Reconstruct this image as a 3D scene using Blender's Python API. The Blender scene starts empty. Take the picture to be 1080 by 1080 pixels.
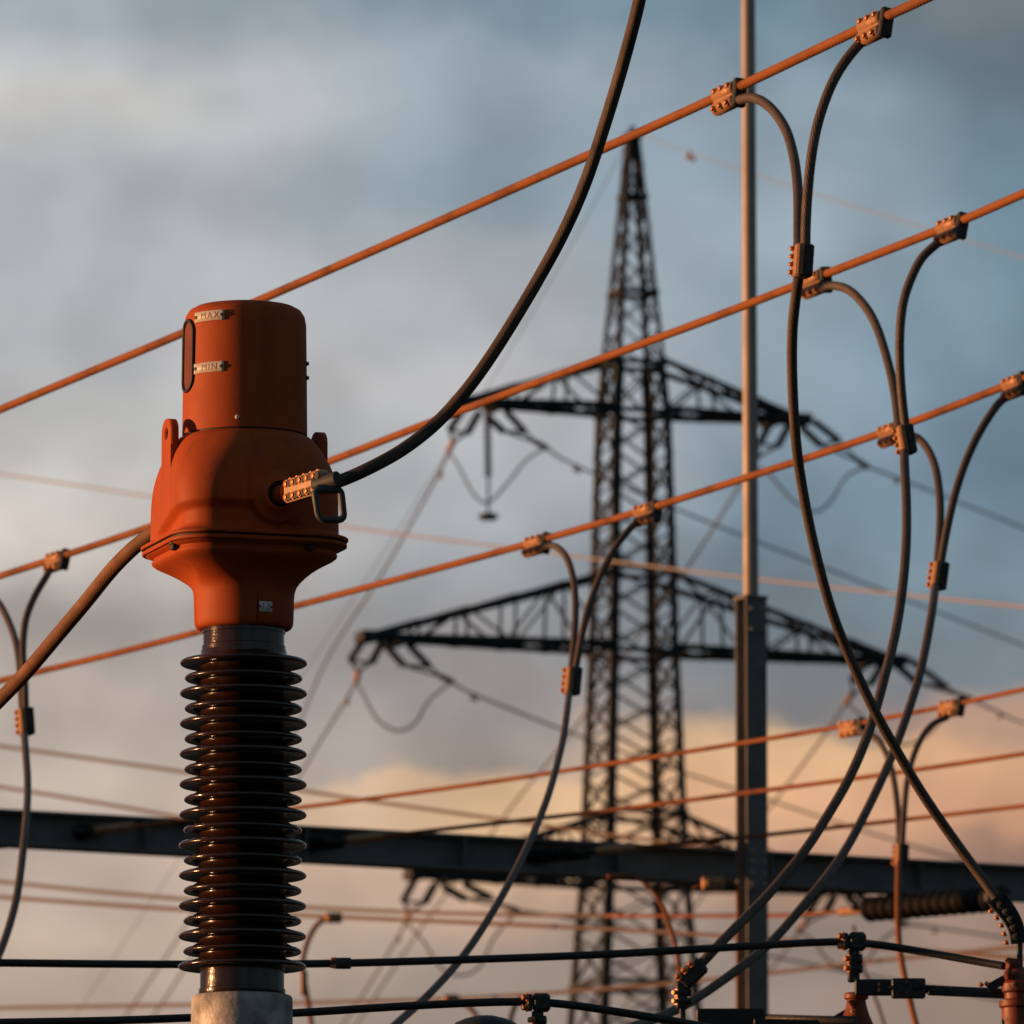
import bpy, math, random
from mathutils import Vector, Matrix
random.seed(7)
R = math.radians
scene = bpy.context.scene
COL = scene.collection

# ------------------------------------------------------------------ camera
CAMZ = 1.6
F = 9000.0                                  # focal length in photo pixels (300 mm on 36 mm)
PITCH = math.atan(1386.0 / F)
cam = bpy.data.cameras.new("camera")
cam.sensor_width = 36.0
cam.lens = 300.0
cam.clip_start = 0.5
cam.clip_end = 6000.0
cam.dof.use_dof = True
cam.dof.focus_distance = 27.3
cam.dof.aperture_fstop = 9.0
cam_o = bpy.data.objects.new("camera", cam)
COL.objects.link(cam_o)
cam_o.location = (0, 0, CAMZ)
cam_o.rotation_euler = (math.pi / 2 + PITCH, 0, 0)
scene.camera = cam_o

# ------------------------------------------------------------------ sun
SUN_EL, SUN_AZ = R(1.2), R(-88.0)           # azimuth from +Y towards +X
sun = bpy.data.lights.new("sun", 'SUN')
sun.energy = 5.0
sun.angle = R(0.6)
sun.color = (1.0, 0.47, 0.20)
sun_o = bpy.data.objects.new("sun", sun)
COL.objects.link(sun_o)
sdir = Vector((math.sin(SUN_AZ) * math.cos(SUN_EL), math.cos(SUN_AZ) * math.cos(SUN_EL), math.sin(SUN_EL)))
sun_o.rotation_euler = sdir.to_track_quat('Z', 'Y').to_euler()

# ------------------------------------------------------------------ view
vs = scene.view_settings
vs.view_transform = 'Standard'
vs.look = 'None'
vs.exposure = 0.0
vs.gamma = 1.0
vs.use_curve_mapping = False
scene.render.engine = 'CYCLES'
scene.cycles.use_denoising = True
scene.cycles.max_bounces = 6

def lin(c):
    return tuple(((v / 255) / 12.92 if v / 255 <= 0.04045 else ((v / 255 + 0.055) / 1.055) ** 2.4) for v in c)

# ------------------------------------------------------------------ sky
world = bpy.data.worlds.new("World")
scene.world = world
world.use_nodes = True
def build_sky():
    nt = world.node_tree
    N, L = nt.nodes, nt.links
    N.clear()
    def node(t, **kw):
        n = N.new(t)
        for k, v in kw.items():
            setattr(n, k, v)
        return n
    def math_n(op, a, b=None, c=None, clamp=False):
        n = node('ShaderNodeMath', operation=op)
        n.use_clamp = clamp
        for i, v in enumerate((a, b, c)):
            if v is None:
                continue
            if isinstance(v, (int, float)):
                n.inputs[i].default_value = v
            else:
                L.new(v, n.inputs[i])
        return n.outputs[0]
    tc = node('ShaderNodeTexCoord')
    nrm = node('ShaderNodeVectorMath', operation='NORMALIZE')
    L.new(tc.outputs['Generated'], nrm.inputs[0])
    sep = node('ShaderNodeSeparateXYZ')
    L.new(nrm.outputs[0], sep.inputs[0])
    az = math_n('ARCTAN2', sep.outputs[0], sep.outputs[1])
    el = math_n('ARCSINE', sep.outputs[2])
    u0 = math_n('MULTIPLY', az, F / 540)                       # sky azimuth, in sixteenths of a radian or so
    v0 = math_n('MULTIPLY', math_n('SUBTRACT', el, PITCH), F / 540)
    # cloud distortion
    comb = node('ShaderNodeCombineXYZ')
    L.new(u0, comb.inputs[0]); L.new(math_n('MULTIPLY', v0, 1.5), comb.inputs[1])
    n1 = node('ShaderNodeTexNoise'); n1.inputs['Scale'].default_value = 1.5; n1.inputs['Detail'].default_value = 3.5; n1.inputs['Roughness'].default_value = 0.5
    L.new(comb.outputs[0], n1.inputs['Vector'])
    sc = node('ShaderNodeSeparateColor'); L.new(n1.outputs['Color'], sc.inputs[0])
    du = math_n('MULTIPLY', math_n('SUBTRACT', sc.outputs[0], 0.5), 0.7)
    dv = math_n('MULTIPLY', math_n('SUBTRACT', sc.outputs[1], 0.5), 0.26)
    u = math_n('ADD', u0, du)
    n5 = node('ShaderNodeTexNoise'); n5.inputs['Scale'].default_value = 5.5; n5.inputs['Detail'].default_value = 4.0; n5.inputs['Roughness'].default_value = 0.5
    L.new(comb.outputs[0], n5.inputs['Vector'])                # puffy edges
    dv = math_n('ADD', dv, math_n('MULTIPLY', math_n('SUBTRACT', n5.outputs[0], 0.5), 0.16))
    v = math_n('ADD', v0, dv)
    t = math_n('MULTIPLY_ADD', v, -0.5, 0.5)                   # 0 top .. 1 bottom of this stretch of sky
    def ramp(stops):
        r = node('ShaderNodeValToRGB')
        r.color_ramp.interpolation = 'EASE'
        e = r.color_ramp.elements
        while len(e) > 1:
            e.remove(e[-1])
        e[0].position = stops[0][0] / 1080
        e[0].color = lin(stops[0][1]) + (1,)
        for y, c in stops[1:]:
            k = e.new(min(1, y / 1080)); k.color = lin(c) + (1,)
        L.new(t, r.inputs[0])
        return r.outputs[0]
    ra = ramp([(0, (160, 170, 178)), (100, (190, 189, 188)), (220, (176, 179, 183)), (350, (180, 181, 184)), (450, (192, 191, 189)),
               (560, (202, 194, 187)), (655, (163, 155, 150)), (730, (184, 171, 162)), (810, (196, 181, 168)), (900, (186, 168, 156)),
               (990, (196, 176, 158)), (1080, (180, 160, 146))])
    rb = ramp([(0, (122, 143, 157)), (90, (150, 163, 173)), (190, (140, 157, 169)), (300, (165, 171, 176)), (400, (182, 182, 184)),
               (500, (174, 177, 181)), (600, (156, 159, 163)), (690, (148, 145, 145)), (790, (160, 150, 144)), (818, (222, 184, 146)),
               (880, (226, 186, 146)), (945, (188, 158, 138)), (1010, (156, 140, 129)), (1080, (150, 136, 127))])
    rc = ramp([(0, (112, 136, 150)), (120, (140, 158, 170)), (260, (152, 167, 178)), (400, (143, 160, 172)), (540, (124, 145, 160)),
               (640, (116, 127, 135)), (748, (130, 130, 132)), (782, (226, 184, 142)), (850, (216, 168, 130)), (915, (188, 146, 120)),
               (980, (146, 131, 122)), (1080, (148, 132, 122))])
    rd = ramp([(0, (112, 122, 129)), (70, (100, 116, 127)), (200, (112, 137, 152)), (350, (118, 142, 157)), (500, (108, 130, 146)),
               (600, (124, 145, 158)), (710, (118, 127, 134)), (745, (172, 140, 122)), (795, (208, 162, 126)), (850, (198, 150, 120)),
               (905, (148, 118, 104)), (965, (158, 132, 118)), (1080, (150, 130, 118))])
    def smix(a, b, lo, hi):
        m = node('ShaderNodeMapRange', interpolation_type='SMOOTHSTEP')
        m.inputs[1].default_value = lo; m.inputs[2].default_value = hi
        L.new(u, m.inputs[0])
        x = node('ShaderNodeMix', data_type='RGBA')
        L.new(m.outputs[0], x.inputs[0]); L.new(a, x.inputs[6]); L.new(b, x.inputs[7])
        return x.outputs[2]
    c = smix(ra, rb, -0.85, -0.05)
    c = smix(c, rc, 0.0, 0.5)
    c = smix(c, rd, 0.52, 0.98)
    # soft cloud mottling
    n2 = node('ShaderNodeTexNoise'); n2.inputs['Scale'].default_value = 2.3; n2.inputs['Detail'].default_value = 4.0; n2.inputs['Roughness'].default_value = 0.45
    off = node('ShaderNodeVectorMath', operation='ADD'); off.inputs[1].default_value = (3.7, 8.1, 0)
    L.new(comb.outputs[0], off.inputs[0]); L.new(off.outputs[0], n2.inputs['Vector'])
    mot = math_n('MULTIPLY_ADD', math_n('SUBTRACT', n2.outputs[0], 0.5), 0.5, 1.01)
    # small soft cloud tufts, combed along a slant
    rot = node('ShaderNodeMapping'); rot.inputs['Rotation'].default_value = (0, 0, R(38)); rot.inputs['Scale'].default_value = (1.0, 0.72, 1.0)
    L.new(comb.outputs[0], rot.inputs['Vector'])
    n4 = node('ShaderNodeTexNoise'); n4.inputs['Scale'].default_value = 3.4; n4.inputs['Detail'].default_value = 2.0; n4.inputs['Roughness'].default_value = 0.4; n4.inputs['Distortion'].default_value = 0.0
    L.new(rot.outputs[0], n4.inputs['Vector'])
    tuft = node('ShaderNodeMapRange', interpolation_type='SMOOTHSTEP'); tuft.inputs[1].default_value = 0.36; tuft.inputs[2].default_value = 0.66; tuft.inputs[3].default_value = -0.085; tuft.inputs[4].default_value = 0.085
    L.new(n4.outputs[0], tuft.inputs[0])
    mot = math_n('ADD', mot, tuft.outputs[0])
    mul = node('ShaderNodeVectorMath', operation='SCALE'); L.new(c, mul.inputs[0]); L.new(mot, mul.inputs['Scale'])
    # unseen cloud overhead and behind, added dark and bluish to set the shadow fill
    n3 = node('ShaderNodeTexNoise'); n3.inputs['Scale'].default_value = 2.0; n3.inputs['Detail'].default_value = 5.0
    L.new(nrm.outputs[0], n3.inputs['Vector'])
    dk = node('ShaderNodeValToRGB')
    dk.color_ramp.elements[0].position = 0.35; dk.color_ramp.elements[0].color = (0.044, 0.070, 0.086, 1)
    dk.color_ramp.elements[1].position = 0.70; dk.color_ramp.elements[1].color = (0.135, 0.185, 0.220, 1)
    L.new(n3.outputs[0], dk.inputs[0])
    dist = math_n('SQRT', math_n('ADD', math_n('POWER', az, 2.0), math_n('POWER', math_n('MULTIPLY', math_n('SUBTRACT', el, PITCH), 1.6), 2.0)))
    mr = node('ShaderNodeMapRange', interpolation_type='SMOOTHSTEP'); mr.inputs[1].default_value = 0.13; mr.inputs[2].default_value = 0.60
    L.new(dist, mr.inputs[0])
    mixc = node('ShaderNodeMix', data_type='RGBA')
    L.new(mr.outputs[0], mixc.inputs[0]); L.new(mul.outputs[0], mixc.inputs[6]); L.new(dk.outputs[0], mixc.inputs[7])
    bgc = node('ShaderNodeBackground'); L.new(mixc.outputs[2], bgc.inputs[0]); bgc.inputs[1].default_value = 1.0
    sky = node('ShaderNodeTexSky', sky_type='NISHITA'); sky.sun_disc = False
    sky.sun_elevation = SUN_EL; sky.sun_rotation = SUN_AZ
    bgs = node('ShaderNodeBackground'); L.new(sky.outputs[0], bgs.inputs[0]); bgs.inputs[1].default_value = 0.05
    # cloud cover: complete round the view, broken elsewhere
    cov = node('ShaderNodeMapRange'); cov.inputs[1].default_value = 0.40; cov.inputs[2].default_value = 0.62; cov.inputs[3].default_value = 1.0; cov.inputs[4].default_value = 0.72
    L.new(n3.outputs[0], cov.inputs[0])
    covm = node('ShaderNodeMix', data_type='FLOAT'); covm.inputs[2].default_value = 1.0
    L.new(mr.outputs[0], covm.inputs[0]); L.new(cov.outputs[0], covm.inputs[3])
    ms = node('ShaderNodeMixShader'); L.new(covm.outputs[0], ms.inputs[0]); L.new(bgs.outputs[0], ms.inputs[1]); L.new(bgc.outputs[0], ms.inputs[2])
    out = node('ShaderNodeOutputWorld'); L.new(ms.outputs[0], out.inputs[0])
build_sky()

# ------------------------------------------------------------------ site survey: sight lines from the camera station
_c, _s = math.cos(PITCH), math.sin(PITCH)
def ray(px, py):
    a, b = (px - 540) / F, (540 - py) / F
    return Vector((a, _c - b * _s, _s + b * _c))
def P(px, py, D):
    r = ray(px, py)
    return Vector((0, 0, CAMZ)) + r * (D / r.y)
def PH(px, py, h):
    r = ray(px, py)
    return Vector((0, 0, CAMZ)) + r * (h / r.z)
def path(pts, d0, d1):
    n = len(pts) - 1
    return [P(x, y, d0 + (d1 - d0) * i / n) for i, (x, y) in enumerate(pts)]

# ------------------------------------------------------------------ mesh helpers
class MB:
    def __init__(self):
        self.v, self.f, self.sm, self.uv = [], [], [], []
    def face(self, idx, smooth=False, uv=None):
        self.f.append(idx); self.sm.append(smooth); self.uv.append(uv or [(0, 0)] * len(idx))
    def box(self, c, hx, hy, hz, X=Vector((1, 0, 0)), Y=Vector((0, 1, 0)), Z=Vector((0, 0, 1)), bev=0.0):
        c = Vector(c); b = len(self.v)
        if bev <= 0:
            for sx in (-1, 1):
                for sy in (-1, 1):
                    for sz in (-1, 1):
                        self.v.append(c + X * (sx * hx) + Y * (sy * hy) + Z * (sz * hz))
            for q in ((0, 1, 3, 2), (4, 6, 7, 5), (0, 4, 5, 1), (2, 3, 7, 6), (0, 2, 6, 4), (1, 5, 7, 3)):
                self.face([b + i for i in q])
            return self
        # chamfered box: rings along X, octagon cross-section
        def octo(a, d):
            return [(-a + bev, -d), (a - bev, -d), (a, -d + bev), (a, d - bev), (a - bev, d), (-a + bev, d), (-a, d - bev), (-a, -d + bev)]
        rings = [(-hx, bev), (-hx + bev, 0), (hx - bev, 0), (hx, bev)]
        for x, sh in rings:
            for (y, z) in octo(hy - sh * 0.9, hz - sh * 0.9):
                self.v.append(c + X * x + Y * y + Z * z)
        for r in range(3):
            for k in range(8):
                k2 = (k + 1) % 8
                self.face([b + r * 8 + k, b + r * 8 + k2, b + (r + 1) * 8 + k2, b + (r + 1) * 8 + k])
        self.face([b + 7 - k for k in range(8)]); self.face([b + 24 + k for k in range(8)])
        return self
    def bar(self, a, c, w, h=None):
        a, c = Vector(a), Vector(c); h = h or w
        d = c - a; ln = d.length
        if ln < 1e-6: return self
        X = d / ln
        up = Vector((0, 0, 1)) if abs(X.z) < 0.95 else Vector((0, 1, 0))
        Y = up.cross(X).normalized(); Z = X.cross(Y)
        return self.box((a + c) / 2, ln / 2, w / 2, h / 2, X, Y, Z)
    def angle(self, a, c, w, t, ref):
        """L-section bar, heel on the line a-c, flanges towards ref"""
        a, c = Vector(a), Vector(c); X = (c - a).normalized()
        r = (Vector(ref) - a); r = (r - X * r.dot(X)).normalized()
        s = X.cross(r).normalized()
        f1, f2 = (r + s).normalized(), (r - s).normalized()
        ln = (c - a).length / 2; m = (a + c) / 2
        self.box(m + f1 * (w / 2), ln, w / 2, t / 2, X, f1, f2)
        self.box(m + f2 * (w / 2 + t / 2 + 0.001), ln, w / 2, t / 2, X, f2, f1)
        return self
    def tube(self, pts, r, seg=10, cap=True, closed=False):
        pts = [Vector(p) for p in pts]; n = len(pts)
        rr = r if isinstance(r, (list, tuple)) else [r] * n
        def tan(i):
            if closed: return (pts[(i + 1) % n] - pts[i - 1]).normalized()
            return (pts[min(i + 1, n - 1)] - pts[max(i - 1, 0)]).normalized()
        T = tan(0); ref = Vector((0, 0, 1)) if abs(T.z) < 0.9 else Vector((1, 0, 0))
        U = (ref - T * ref.dot(T)).normalized(); b = len(self.v); ln = 0; lens = []
        for i in range(n):
            T = tan(i); U = (U - T * U.dot(T)).normalized(); V = T.cross(U)
            if i: ln += (pts[i] - pts[i - 1]).length
            lens.append(ln)
            for k in range(seg):
                a = 2 * math.pi * k / seg
                self.v.append(pts[i] + (U * math.cos(a) + V * math.sin(a)) * rr[i])
        m = n if closed else n - 1
        for i in range(m):
            j = (i + 1) % n; l2 = lens[j] if j else ln
            for k in range(seg):
                k2 = (k + 1) % seg
                self.face([b + i * seg + k, b + i * seg + k2, b + j * seg + k2, b + j * seg + k], True,
                          [(k / seg, lens[i]), ((k + 1) / seg, lens[i]), ((k + 1) / seg, l2), (k / seg, l2)])
        if cap and not closed:
            self.face([b + seg - 1 - k for k in range(seg)]); e = b + (n - 1) * seg
            self.face([e + k for k in range(seg)])
        return self
    def rings(self, rings, split=35):
        """loft closed rings of equal count; sharp where the profile turns"""
        m = len(rings[0]); prev = None; idx = None
        for i in range(len(rings) - 1):
            A, B = rings[i], rings[i + 1]
            d = Vector(B[0]) - Vector(A[0])
            if prev is None or (d.length > 1e-9 and prev.length > 1e-9 and d.angle(prev) > R(split)):
                ia = len(self.v); self.v += [Vector(p) for p in A]
            else:
                ia = idx
            ib = len(self.v); self.v += [Vector(p) for p in B]
            for k in range(m):
                k2 = (k + 1) % m
                self.face([ia + k, ia + k2, ib + k2, ib + k], True)
            idx, prev = ib, d
        return self
    def lathe(self, prof, c=(0, 0, 0), seg=48, Z=Vector((0, 0, 1)), split=35):
        Z = Vector(Z).normalized(); c = Vector(c)
        ref = Vector((1, 0, 0)) if abs(Z.x) < 0.9 else Vector((0, 1, 0))
        X = (ref - Z * ref.dot(Z)).normalized(); Y = Z.cross(X)
        rs = []
        for (r, z) in prof:
            r = max(r, 1e-5)
            rs.append([c + Z * z + (X * math.cos(2 * math.pi * k / seg) + Y * math.sin(2 * math.pi * k / seg)) * r for k in range(seg)])
        return self.rings(rs, split)
    def cyl(self, a, c, r, seg=12):
        a, c = Vector(a), Vector(c); L = (c - a).length
        return self.lathe([(0, 0), (r * 0.86, 0), (r, r * 0.12), (r, L - r * 0.12), (r * 0.86, L), (0, L)], a, seg, c - a)
    def bolt(self, p, n, r, h):
        """hexagonal bolt head on a washer"""
        p, n = Vector(p), Vector(n).normalized()
        self.lathe([(0, 0), (r * 1.35, 0), (r * 1.35, h * 0.25), (0, h * 0.25)], p, 10, n)
        self.lathe([(0, h * 0.26), (r, h * 0.26), (r, h * 0.9), (r * 0.75, h), (0, h)], p, 6, n, 20)
        return self
    def build(self, name, mat, parent=None):
        me = bpy.data.meshes.new(name)
        me.from_pydata([tuple(p) for p in self.v], [], self.f)
        me.polygons.foreach_set('use_smooth', self.sm)
        ul = me.uv_layers.new(name='UVMap')
        flat = [c for f in self.uv for p in f for c in p]
        ul.data.foreach_set('uv', flat)
        me.materials.append(mat)
        me.validate()
        o = bpy.data.objects.new(name, me)
        COL.objects.link(o)
        if parent is not None:
            o.parent = parent
            o.matrix_parent_inverse = Matrix.Translation(parent.location).inverted()
        return o

def tag(o, label=None, cat=None, group=None, kind=None):
    for k, v in (('label', label), ('category', cat), ('group', group), ('kind', kind)):
        if v: o[k] = v
    return o
def thing(name, loc, label, cat, group=None):
    o = bpy.data.objects.new(name, None); COL.objects.link(o)
    o.empty_display_size = 0.1
    o.location = loc
    return tag(o, label, cat, group)
def catmull(pts, n=10):
    pts = [Vector(p) for p in pts]
    ext = [pts[0] * 2 - pts[1]] + pts + [pts[-1] * 2 - pts[-2]]
    out = []
    for i in range(1, len(ext) - 2):
        p0, p1, p2, p3 = ext[i - 1:i + 3]
        # centripetal parametrisation keeps the bends even
        t0 = 0; t1 = t0 + max((p1 - p0).length, 1e-6) ** 0.5; t2 = t1 + max((p2 - p1).length, 1e-6) ** 0.5; t3 = t2 + max((p3 - p2).length, 1e-6) ** 0.5
        for k in range(n):
            t = t1 + (t2 - t1) * k / n
            A1 = p0 * ((t1 - t) / (t1 - t0)) + p1 * ((t - t0) / (t1 - t0))
            A2 = p1 * ((t2 - t) / (t2 - t1)) + p2 * ((t - t1) / (t2 - t1))
            A3 = p2 * ((t3 - t) / (t3 - t2)) + p3 * ((t - t2) / (t3 - t2))
            B1 = A1 * ((t2 - t) / (t2 - t0)) + A2 * ((t - t0) / (t2 - t0))
            B2 = A2 * ((t3 - t) / (t3 - t1)) + A3 * ((t - t1) / (t3 - t1))
            out.append(B1 * ((t2 - t) / (t2 - t1)) + B2 * ((t - t1) / (t2 - t1)))
    out.append(pts[-1])
    # light smoothing of survey error
    for _ in range(4):
        out = [out[0]] + [(out[i - 1] + out[i] * 2 + out[i + 1]) / 4 for i in range(1, len(out) - 1)] + [out[-1]]
    return out

# ------------------------------------------------------------------ materials
def material(name, base, rough=0.5, metal=0.0, noise=None, bump=None, coat=0.0, strands=0, spec=0.5):
    m = bpy.data.materials.new(name); m.use_nodes = True
    nt = m.node_tree; N, L = nt.nodes, nt.links
    b = N['Principled BSDF']
    b.inputs['Base Color'].default_value = tuple(base) + (1,)
    b.inputs['Roughness'].default_value = rough
    b.inputs['Metallic'].default_value = metal
    b.inputs['Coat Weight'].default_value = coat
    b.inputs['Specular IOR Level'].default_value = spec
    tc = N.new('ShaderNodeTexCoord')
    last = None
    if noise:                                           # (scale, second colour, contrast low, high, roughness change)
        sc, col2, lo, hi, dr = noise
        n = N.new('ShaderNodeTexNoise'); n.inputs['Scale'].default_value = sc; n.inputs['Detail'].default_value = 6; n.inputs['Roughness'].default_value = 0.6
        L.new(tc.outputs['Object'], n.inputs['Vector'])
        mr = N.new('ShaderNodeMapRange'); mr.inputs[1].default_value = lo; mr.inputs[2].default_value = hi
        L.new(n.outputs[0], mr.inputs[0])
        x = N.new('ShaderNodeMix'); x.data_type = 'RGBA'
        x.inputs[6].default_value = tuple(base) + (1,); x.inputs[7].default_value = tuple(col2) + (1,)
        L.new(mr.outputs[0], x.inputs[0]); L.new(x.outputs[2], b.inputs['Base Color'])
        ma = N.new('ShaderNodeMath'); ma.operation = 'MULTIPLY_ADD'; ma.inputs[1].default_value = dr; ma.inputs[2].default_value = rough
        L.new(mr.outputs[0], ma.inputs[0]); L.new(ma.outputs[0], b.inputs['Roughness'])
    if bump:                                            # (scale, distance)
        n = N.new('ShaderNodeTexNoise'); n.inputs['Scale'].default_value = bump[0]; n.inputs['Detail'].default_value = 4
        L.new(tc.outputs['Object'], n.inputs['Vector'])
        bp = N.new('ShaderNodeBump'); bp.inputs['Distance'].default_value = bump[1]; bp.inputs['Strength'].default_value = 0.6
        L.new(n.outputs[0], bp.inputs['Height']); last = bp
    if strands:
        sp = N.new('ShaderNodeSeparateXYZ'); L.new(tc.outputs['UV'], sp.inputs[0])
        def mth(op, a, c):
            q = N.new('ShaderNodeMath'); q.operation = op
            for i, vv in enumerate((a, c)):
                if vv is None: continue
                if isinstance(vv, (int, float)): q.inputs[i].default_value = vv
                else: L.new(vv, q.inputs[i])
            return q.outputs[0]
        ph = mth('ADD', mth('MULTIPLY', sp.outputs[0], 2 * math.pi * strands), mth('MULTIPLY', sp.outputs[1], 2 * math.pi * strands / 0.34))
        h = mth('ABSOLUTE', mth('SINE', mth('MULTIPLY', ph, 0.5), None), None)
        bp = N.new('ShaderNodeBump'); bp.inputs['Distance'].default_value = 0.0022; bp.inputs['Strength'].default_value = 0.45
        L.new(h, bp.inputs['Height'])
        if last: L.new(last.outputs[0], bp.inputs['Normal'])
        last = bp
    if last: L.new(last.outputs[0], b.inputs['Normal'])
    return m

M = {}
M['orange'] = material('orange enamel', (0.46, 0.086, 0.016), 0.6, 0, (7.0, (0.38, 0.070, 0.014), 0.4, 0.75, 0.06), (260, 0.0012), spec=0.22)
def weather(m, col, amount):
    """thin dirt runs down the paint"""
    nt = m.node_tree; N, L = nt.nodes, nt.links; b = N['Principled BSDF']
    src = b.inputs['Base Color'].links[0].from_socket
    tc = N.new('ShaderNodeTexCoord'); mp = N.new('ShaderNodeMapping'); mp.inputs['Scale'].default_value = (26, 26, 1.6)
    L.new(tc.outputs['Object'], mp.inputs[0])
    n = N.new('ShaderNodeTexNoise'); n.inputs['Scale'].default_value = 1.0; n.inputs['Detail'].default_value = 5
    L.new(mp.outputs[0], n.inputs['Vector'])
    mr = N.new('ShaderNodeMapRange'); mr.inputs[1].default_value = 0.52; mr.inputs[2].default_value = 0.78; mr.inputs[4].default_value = amount
    L.new(n.outputs[0], mr.inputs[0])
    sp = N.new('ShaderNodeTexNoise'); sp.inputs['Scale'].default_value = 90; sp.inputs['Detail'].default_value = 3
    L.new(tc.outputs['Object'], sp.inputs['Vector'])
    m2 = N.new('ShaderNodeMapRange'); m2.inputs[1].default_value = 0.66; m2.inputs[2].default_value = 0.74; m2.inputs[4].default_value = amount
    L.new(sp.outputs[0], m2.inputs[0])
    ad = N.new('ShaderNodeMath'); ad.operation = 'ADD'; ad.use_clamp = True
    L.new(mr.outputs[0], ad.inputs[0]); L.new(m2.outputs[0], ad.inputs[1])
    x = N.new('ShaderNodeMix'); x.data_type = 'RGBA'; x.inputs[7].default_value = tuple(col) + (1,)
    L.new(ad.outputs[0], x.inputs[0]); L.new(src, x.inputs[6]); L.new(x.outputs[2], b.inputs['Base Color'])
weather(M['orange'], (0.16, 0.045, 0.02), 0.45)
M['orange_shaded'] = material('shaded orange enamel', (0.24, 0.05, 0.016), 0.5, 0, (30.0, (0.09, 0.02, 0.010), 0.45, 0.7, 0.15), (200, 0.001))  # same orange enamel with mottling, darkened in colour to stand for shade
M['seam'] = material('black rubber', (0.012, 0.012, 0.013), 0.6)
M['glaze'] = material('dark brown porcelain glaze', (0.036, 0.013, 0.008), 0.15, 0, (14.0, (0.020, 0.010, 0.009), 0.4, 0.7, 0.14), (60, 0.0015), coat=0.6)
weather(M['glaze'], (0.075, 0.06, 0.05), 0.35)
M['steel'] = material('dark galvanised steel', (0.075, 0.082, 0.086), 0.55, 0.35, (9.0, (0.045, 0.05, 0.054), 0.4, 0.7, 0.15))
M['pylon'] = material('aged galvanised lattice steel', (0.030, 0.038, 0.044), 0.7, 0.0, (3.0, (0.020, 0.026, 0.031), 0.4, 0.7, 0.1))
M['column'] = material('painted steel section', (0.19, 0.185, 0.185), 0.65, 0.0, (5.0, (0.13, 0.125, 0.12), 0.4, 0.7, 0.1))
M['wire'] = material('oxidised stranded conductor', (0.31, 0.108, 0.034), 0.65, 0.0, (3.2, (0.12, 0.048, 0.024), 0.48, 0.72, 0.1), strands=12, spec=0.2)
M['dropper'] = material('dull stranded dropper cable', (0.125, 0.092, 0.075), 0.55, 0.2, (20.0, (0.085, 0.065, 0.055), 0.4, 0.7, 0.1), strands=12)
M['cable'] = material('sunlit stranded cable', (0.25, 0.105, 0.045), 0.6, 0.1, (12.0, (0.13, 0.058, 0.03), 0.35, 0.7, 0.12), strands=26)  # orange sunlight put into the cable's base colour
M['cable_shaded'] = material('shaded stranded cable', (0.115, 0.072, 0.050), 0.6, 0.1, (9.0, (0.05, 0.04, 0.035), 0.38, 0.66, 0.12), strands=26)  # shaded copy of the same cable, base colour darkened
M['busrod'] = material('black weathered busbar', (0.018, 0.021, 0.024), 0.5, 0.0, (12.0, (0.010, 0.012, 0.014), 0.4, 0.7, 0.15))
M['alu'] = material('cast aluminium fitting', (0.46, 0.25, 0.13), 0.5, 0.2, (40.0, (0.30, 0.15, 0.075), 0.4, 0.7, 0.15), (150, 0.001))
M['terminal'] = material('pale cast terminal', (0.56, 0.36, 0.22), 0.5, 0.1, (40.0, (0.40, 0.25, 0.15), 0.4, 0.7, 0.15), (150, 0.001))
M['castdark'] = material('dark cast fitting', (0.055, 0.058, 0.06), 0.5, 0.2, (45.0, (0.025, 0.026, 0.028), 0.4, 0.65, 0.2), (140, 0.002))
M['bolt'] = material('bright bolt', (0.52, 0.22, 0.09), 0.4, 0.3)
M['plate'] = material('pale engraved plate', (0.78, 0.72, 0.62), 0.45, 0.0, (60.0, (0.66, 0.60, 0.52), 0.45, 0.7, 0.1))
M['ink'] = material('engraved lettering', (0.26, 0.18, 0.14), 0.6)
M['cement'] = material('mottled galvanised casting', (0.55, 0.53, 0.50), 0.55, 0.15, (9.0, (0.20, 0.20, 0.20), 0.38, 0.66, 0.15), (70, 0.003))
M['rod'] = material('bright galvanised rod', (0.42, 0.36, 0.31), 0.5, 0.3, (4.0, (0.33, 0.28, 0.24), 0.4, 0.7, 0.1))
M['line'] = material('grey line conductor', (0.13, 0.13, 0.13), 0.6, 0.2)
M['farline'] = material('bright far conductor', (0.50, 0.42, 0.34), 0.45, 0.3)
M['brownline'] = material('rust toned far conductor', (0.15, 0.10, 0.08), 0.6, 0.1)
M['string'] = material('dark insulator glaze', (0.010, 0.010, 0.012), 0.6, 0, spec=0.25)
M['ground'] = material('gravel and grass ground', (0.055, 0.052, 0.042), 0.95, 0, (0.6, (0.035, 0.042, 0.022), 0.4, 0.65, 0.0), (8, 0.05))

# ------------------------------------------------------------------ ground
g = MB()
S = 4000
g.v = [Vector((-S, -S, 0)), Vector((S, -S, 0)), Vector((S, S, 0)), Vector((-S, S, 0))]
g.face([0, 1, 2, 3])
tag(g.build('ground', M['ground']), 'gravel and short grass ground of the substation yard', 'ground', kind='structure')

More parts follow.
